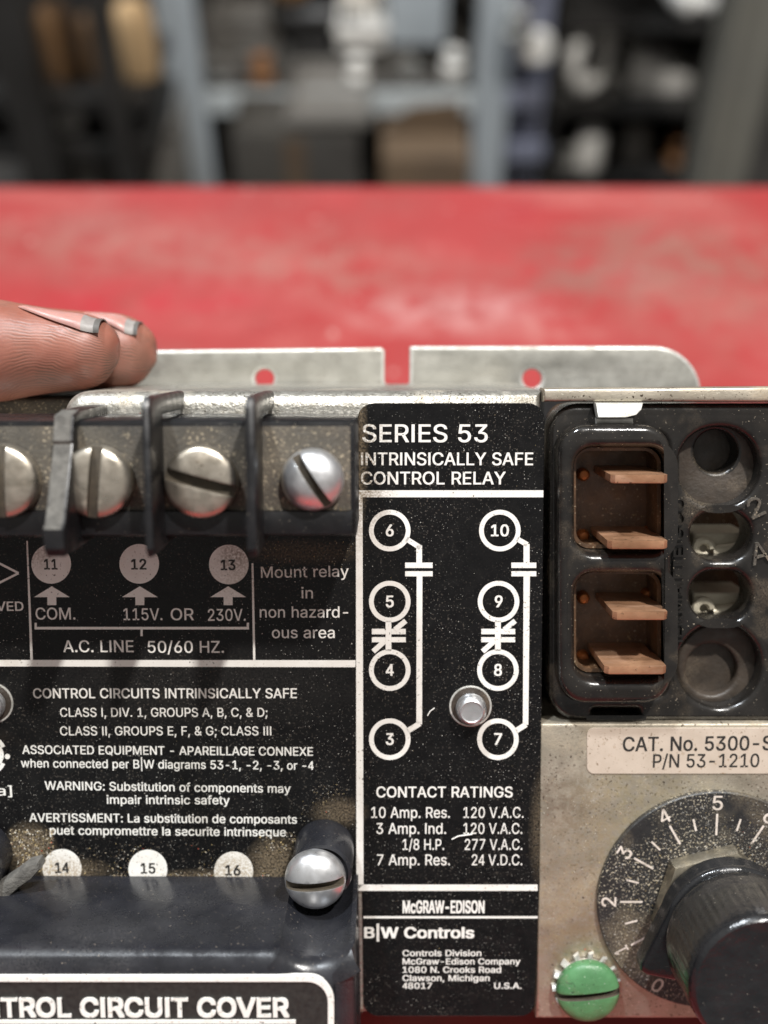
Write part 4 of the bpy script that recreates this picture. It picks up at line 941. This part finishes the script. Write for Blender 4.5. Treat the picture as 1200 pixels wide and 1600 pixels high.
# ridge phase and tip grime, stored on the skin as real surface detail
ph = []; gr = []
tips = {'i': P(186, 556, hi)[0], 'm': P(245, 556, hm)[0]}
axv = {'i': P(120, 549, hi)[1], 'm': P(180, 549, hm)[1]}
for v in me.vertices:
    x, y, z = v.co
    kx = 'i' if z > (hi + hm) / 2 else 'm'
    t = (tips[kx] - x) / MM; hh = hi if kx == 'i' else hm
    if t < 30 and z > -0.034 and y > 0:
        ang = atan2((z - hh), -(y - axv[kx]))          # 0 at the pad, +pi/2 on the camera side
        arc = 6.2 * abs(ang)
        qd = hypot((t - 13) * 0.75, arc * 1.15) + 0.65 * mnoise.noise(Vector((x * 170, y * 170, z * 170))) + 0.42 * mnoise.noise(Vector((x * 600, y * 700, z * 700)))
        ph.append(qd); gr.append(max(0.0, 1 - t / 22) * min(1.0, max(0.12, 0.62 + 1.1 * mnoise.noise(Vector((x * 330, y * 330, z * 330))))) * (1.0 if ang < 2.3 else 0.2))
    else:
        ph.append(0.0); gr.append(0.0)
a = me.attributes.new('ridge', 'FLOAT', 'POINT'); a.data.foreach_set('value', ph)
a = me.attributes.new('grime', 'FLOAT', 'POINT'); a.data.foreach_set('value', gr)
t = M['skin'].node_tree; N = t.nodes; L = t.links; bs = N['Principled BSDF']
at = N.new('ShaderNodeAttribute'); at.attribute_name = 'ridge'; ag = N.new('ShaderNodeAttribute'); ag.attribute_name = 'grime'
mu = N.new('ShaderNodeMath'); mu.operation = 'MULTIPLY'; mu.inputs[1].default_value = 2 * pi / 0.56; L.new(at.outputs['Fac'], mu.inputs[0])
si = N.new('ShaderNodeMath'); si.operation = 'SINE'; L.new(mu.outputs[0], si.inputs[0])
on = N.new('ShaderNodeMath'); on.operation = 'GREATER_THAN'; on.inputs[1].default_value = 0.01; L.new(at.outputs['Fac'], on.inputs[0])
rg = N.new('ShaderNodeMath'); rg.operation = 'MULTIPLY'; L.new(si.outputs[0], rg.inputs[0]); L.new(on.outputs[0], rg.inputs[1])
bn = N.new('ShaderNodeBump'); bn.inputs['Strength'].default_value = 0.3; bn.inputs['Distance'].default_value = 0.00010; rb2 = N.new('ShaderNodeMath'); rb2.operation = 'MULTIPLY'; L.new(rg.outputs[0], rb2.inputs[0]); L.new(ag.outputs['Fac'], rb2.inputs[1]); L.new(rb2.outputs[0], bn.inputs['Height'])
n2 = N.new('ShaderNodeTexNoise'); n2.inputs['Scale'].default_value = 900; n2.inputs['Detail'].default_value = 4
tcn = N.new('ShaderNodeTexCoord'); L.new(tcn.outputs['Object'], n2.inputs['Vector'])
b2 = N.new('ShaderNodeBump'); b2.inputs['Strength'].default_value = 0.4; b2.inputs['Distance'].default_value = 0.00012; L.new(n2.outputs['Fac'], b2.inputs['Height']); L.new(bn.outputs[0], b2.inputs['Normal']); L.new(b2.outputs[0], bs.inputs['Normal'])
src = bs.inputs['Base Color'].links[0].from_socket
gm = N.new('ShaderNodeMapRange'); gm.inputs[1].default_value = 0.2; gm.inputs[2].default_value = -0.9; L.new(rg.outputs[0], gm.inputs[0])
g2 = N.new('ShaderNodeMath'); g2.operation = 'MULTIPLY_ADD'; g2.inputs[1].default_value = 1.2; g2.inputs[2].default_value = 0.06; L.new(ag.outputs['Fac'], g2.inputs[0])
g3 = N.new('ShaderNodeMath'); g3.operation = 'MULTIPLY'; L.new(gm.outputs[0], g3.inputs[0]); L.new(g2.outputs[0], g3.inputs[1])
x = N.new('ShaderNodeMix'); x.data_type = 'RGBA'; L.new(g3.outputs[0], x.inputs[0]); L.new(src, x.inputs[6]); x.inputs[7].default_value = (0.07, 0.045, 0.035, 1)
g4 = N.new('ShaderNodeMath'); g4.operation = 'MULTIPLY'; g4.inputs[1].default_value = 0.35; L.new(ag.outputs['Fac'], g4.inputs[0])
x2 = N.new('ShaderNodeMix'); x2.data_type = 'RGBA'; L.new(g4.outputs[0], x2.inputs[0]); L.new(x.outputs[2], x2.inputs[6]); x2.inputs[7].default_value = (0.25, 0.13, 0.09, 1); L.new(x2.outputs[2], bs.inputs['Base Color'])

M['nail'] = mat('nail', (0.46, 0.235, 0.205), (0.38, 0.18, 0.155), 250, 0.42, 0, 0.2, 700, 0.00005, sss=0.2)
M['nailtip'] = mat('grimy nail edge', (0.31, 0.285, 0.265), (0.19, 0.17, 0.16), 500, 0.55)
M['nailgrime'] = mat('black nail edge', (0.12, 0.11, 0.10), (0.06, 0.055, 0.05), 600, 0.6)
def nail(kx, tip_px, hh, base_t, free_t):
    """nail plate over the top of a fingertip, following the finger's own section"""
    P2, R2 = ax[kx]; b = MB(); rows = []
    def at_t(tmm):
        xx = P(tip_px, 556, hh)[0] - tmm * MM
        for i in range(len(P2) - 1, 0, -1):
            if P2[i - 1].x <= xx <= P2[i].x:
                f = (xx - P2[i - 1].x) / max(1e-9, P2[i].x - P2[i - 1].x); return P2[i - 1].lerp(P2[i], f), R2[i - 1] + (R2[i] - R2[i - 1]) * f
        return P2[-1], R2[-1]
    for i in range(15):
        tmm = base_t + (free_t - base_t) * i / 14
        c, r = at_t(max(tmm, 3.4)); cx = P(tip_px, 556, hh)[0] - tmm * MM
        taper = 1.0 if i > 2 else 0.75 + 0.1 * i
        row = []
        for j in range(17):
            wd_ = min(1.0, 0.28 + 0.72 * (i / 11) ** 0.8); a = radians(-58 * wd_ + (58 + 56) * wd_ * j / 16)
            lift = 0.00006 if 0 < j < 16 else -0.0002
            if i == 0: lift = -0.0002
            row.append((Vector((cx, c.y + (r + lift) * cos(a - 0.12) - 0.0002, c.z + (r + lift) * sin(a + 0.18))), i))
        rows.append(row)
    top = [[b.vert(p) for p, _ in r] for r in rows]; bot = [[b.vert(p - Vector((0, 0.0002, 0))) for p, _ in r] for r in rows]
    nr, nc = len(rows), len(rows[0])
    for i in range(nr - 1):
        m = 'nailgrime' if i >= nr - 2 else 'nailtip' if i >= nr - 4 else 'nail'
        for j in range(nc - 1):
            b.face((top[i][j], top[i][j + 1], top[i + 1][j + 1], top[i + 1][j]), m); b.face((bot[i][j], bot[i + 1][j], bot[i + 1][j + 1], bot[i][j + 1]), m)
        for j in (0, nc - 1): b.face((top[i][j], top[i + 1][j], bot[i + 1][j], bot[i][j]), m)
    for i in (0, nr - 1):
        for j in range(nc - 1): b.face((top[i][j], top[i][j + 1], bot[i][j + 1], bot[i][j]), 'nailtip' if i else 'nail')
    return b.build('fingernail', person, 50, offset=False)
nail('i', 186, hi, 15.0, 1.9); nail('m', 245, hm, 12.0, 2.2)

# ------------------------------------------------------------------ dust and grit lying on the relay
b = MB()
cols = [(0.30, 0.23, 0.14), (0.20, 0.15, 0.10), (0.42, 0.35, 0.25), (0.62, 0.58, 0.50), (0.12, 0.09, 0.07), (0.50, 0.38, 0.18)]
def grain(u, v, n, s):
    b.col = random.choice(cols) if random.random() > 0.012 else (0.6, 0.10, 0.05)
    q = [Vector((random.gauss(0, 1), random.gauss(0, 1), random.gauss(0, 1))).normalized() * s * random.uniform(0.6, 1.3) for _ in range(5)]
    i = [b.vert((u + p.x, v + p.y, n + abs(p.z) * 0.8)) for p in q]
    for f in ((0, 1, 2), (0, 2, 3), (0, 3, 1), (4, 2, 1), (4, 3, 2), (4, 1, 3)): b.face([i[k3] for k3 in f], 'grit')
def scatter(n, x0, x1_, y0, y1_, h, smin=0.05, smax=0.16, bias=None):
    for _ in range(n):
        px = random.uniform(x0, x1_); f = random.random(); f = f ** bias if bias else f
        py = y1_ - (y1_ - y0) * f
        if mnoise.noise(Vector((px * 0.03, py * 0.03, h * 900))) < -0.12: continue
        u, v = P(px, py, h); grain(u, v, h, random.uniform(smin, smax) ** 1.0 * MM)
scatter(1100, 70, 450, 1318, 1368, HL, 0.05, 0.15, 2.4)
scatter(900, 12, 84, 1296, 1362, HL, 0.06, 0.2)
scatter(420, 405, 462, 1300, 1362, HL, 0.06, 0.2, 1.4)
scatter(260, 470, 556, 1225, 1285, HL, 0.05, 0.12)
scatter(700, 130, 556, 636, 655, -0.0001, 0.05, 0.2, 1.5)
scatter(500, 556, 567, 1380, 1585, -0.0002, 0.05, 0.13)
scatter(1100, 845, 940, 1250, 1575, 0.0, 0.03, 0.11)
scatter(450, 845, 1000, 1212, 1262, 0.0, 0.03, 0.10)
scatter(350, 905, 985, 1235, 1330, 0.0, 0.03, 0.11)
for _ in range(1500):
    a = random.uniform(0, 2 * pi); r = random.uniform(88, 150) * kD
    grain(cD.x + r * cos(a), cD.y + r * sin(a), 0.001, random.uniform(0.04, 0.13) * MM)
scatter(260, 860, 960, 1460, 1580, 0.0, 0.05, 0.15)
scatter(300, 408, 556, 845, 905, HL, 0.05, 0.12, 0.6)
scatter(350, 566, 845, 640, 1580, HL, 0.03, 0.08)
scatter(220, 60, 540, 1045, 1300, HL, 0.03, 0.07)
scatter(120, 432, 542, 790, 797, 0.0171, 0.05, 0.12, 2)
scatter(200, 1065, 1185, 748, 786, -0.0048, 0.05, 0.14)
scatter(160, 965, 1015, 800, 842, -0.0085, 0.06, 0.2, 2); scatter(220, 965, 1015, 985, 1030, -0.0085, 0.06, 0.2, 2)
b.col = None
gritty = b.build('dust_grit', None, None); gritty.matrix_world = DEV @ Matrix.Translation((0, -V_BASE, -N_BASE))
tag(gritty, 'tan dust and grit lying over the relay front', 'dust', kind='stuff')
# two pale scratches and a stray fibre on the label
for pts, lb in (([(668, 1118), (672, 1111), (679, 1106)], 'short white scratch flake on the label beside the stud'), ([(706, 1311), (716, 1306), (738, 1303)], 'thin curved white fibre lying across the contact ratings')):
    q = MB(); q.tube([(*P(x_, y_, HP), HP + 0.0001) for x_, y_ in pts], 0.00010, 'white', 6); o = q.build('fibre', None, 60); o.matrix_world = DEV @ Matrix.Translation((0, -V_BASE, -N_BASE)); tag(o, lb, 'fibre')
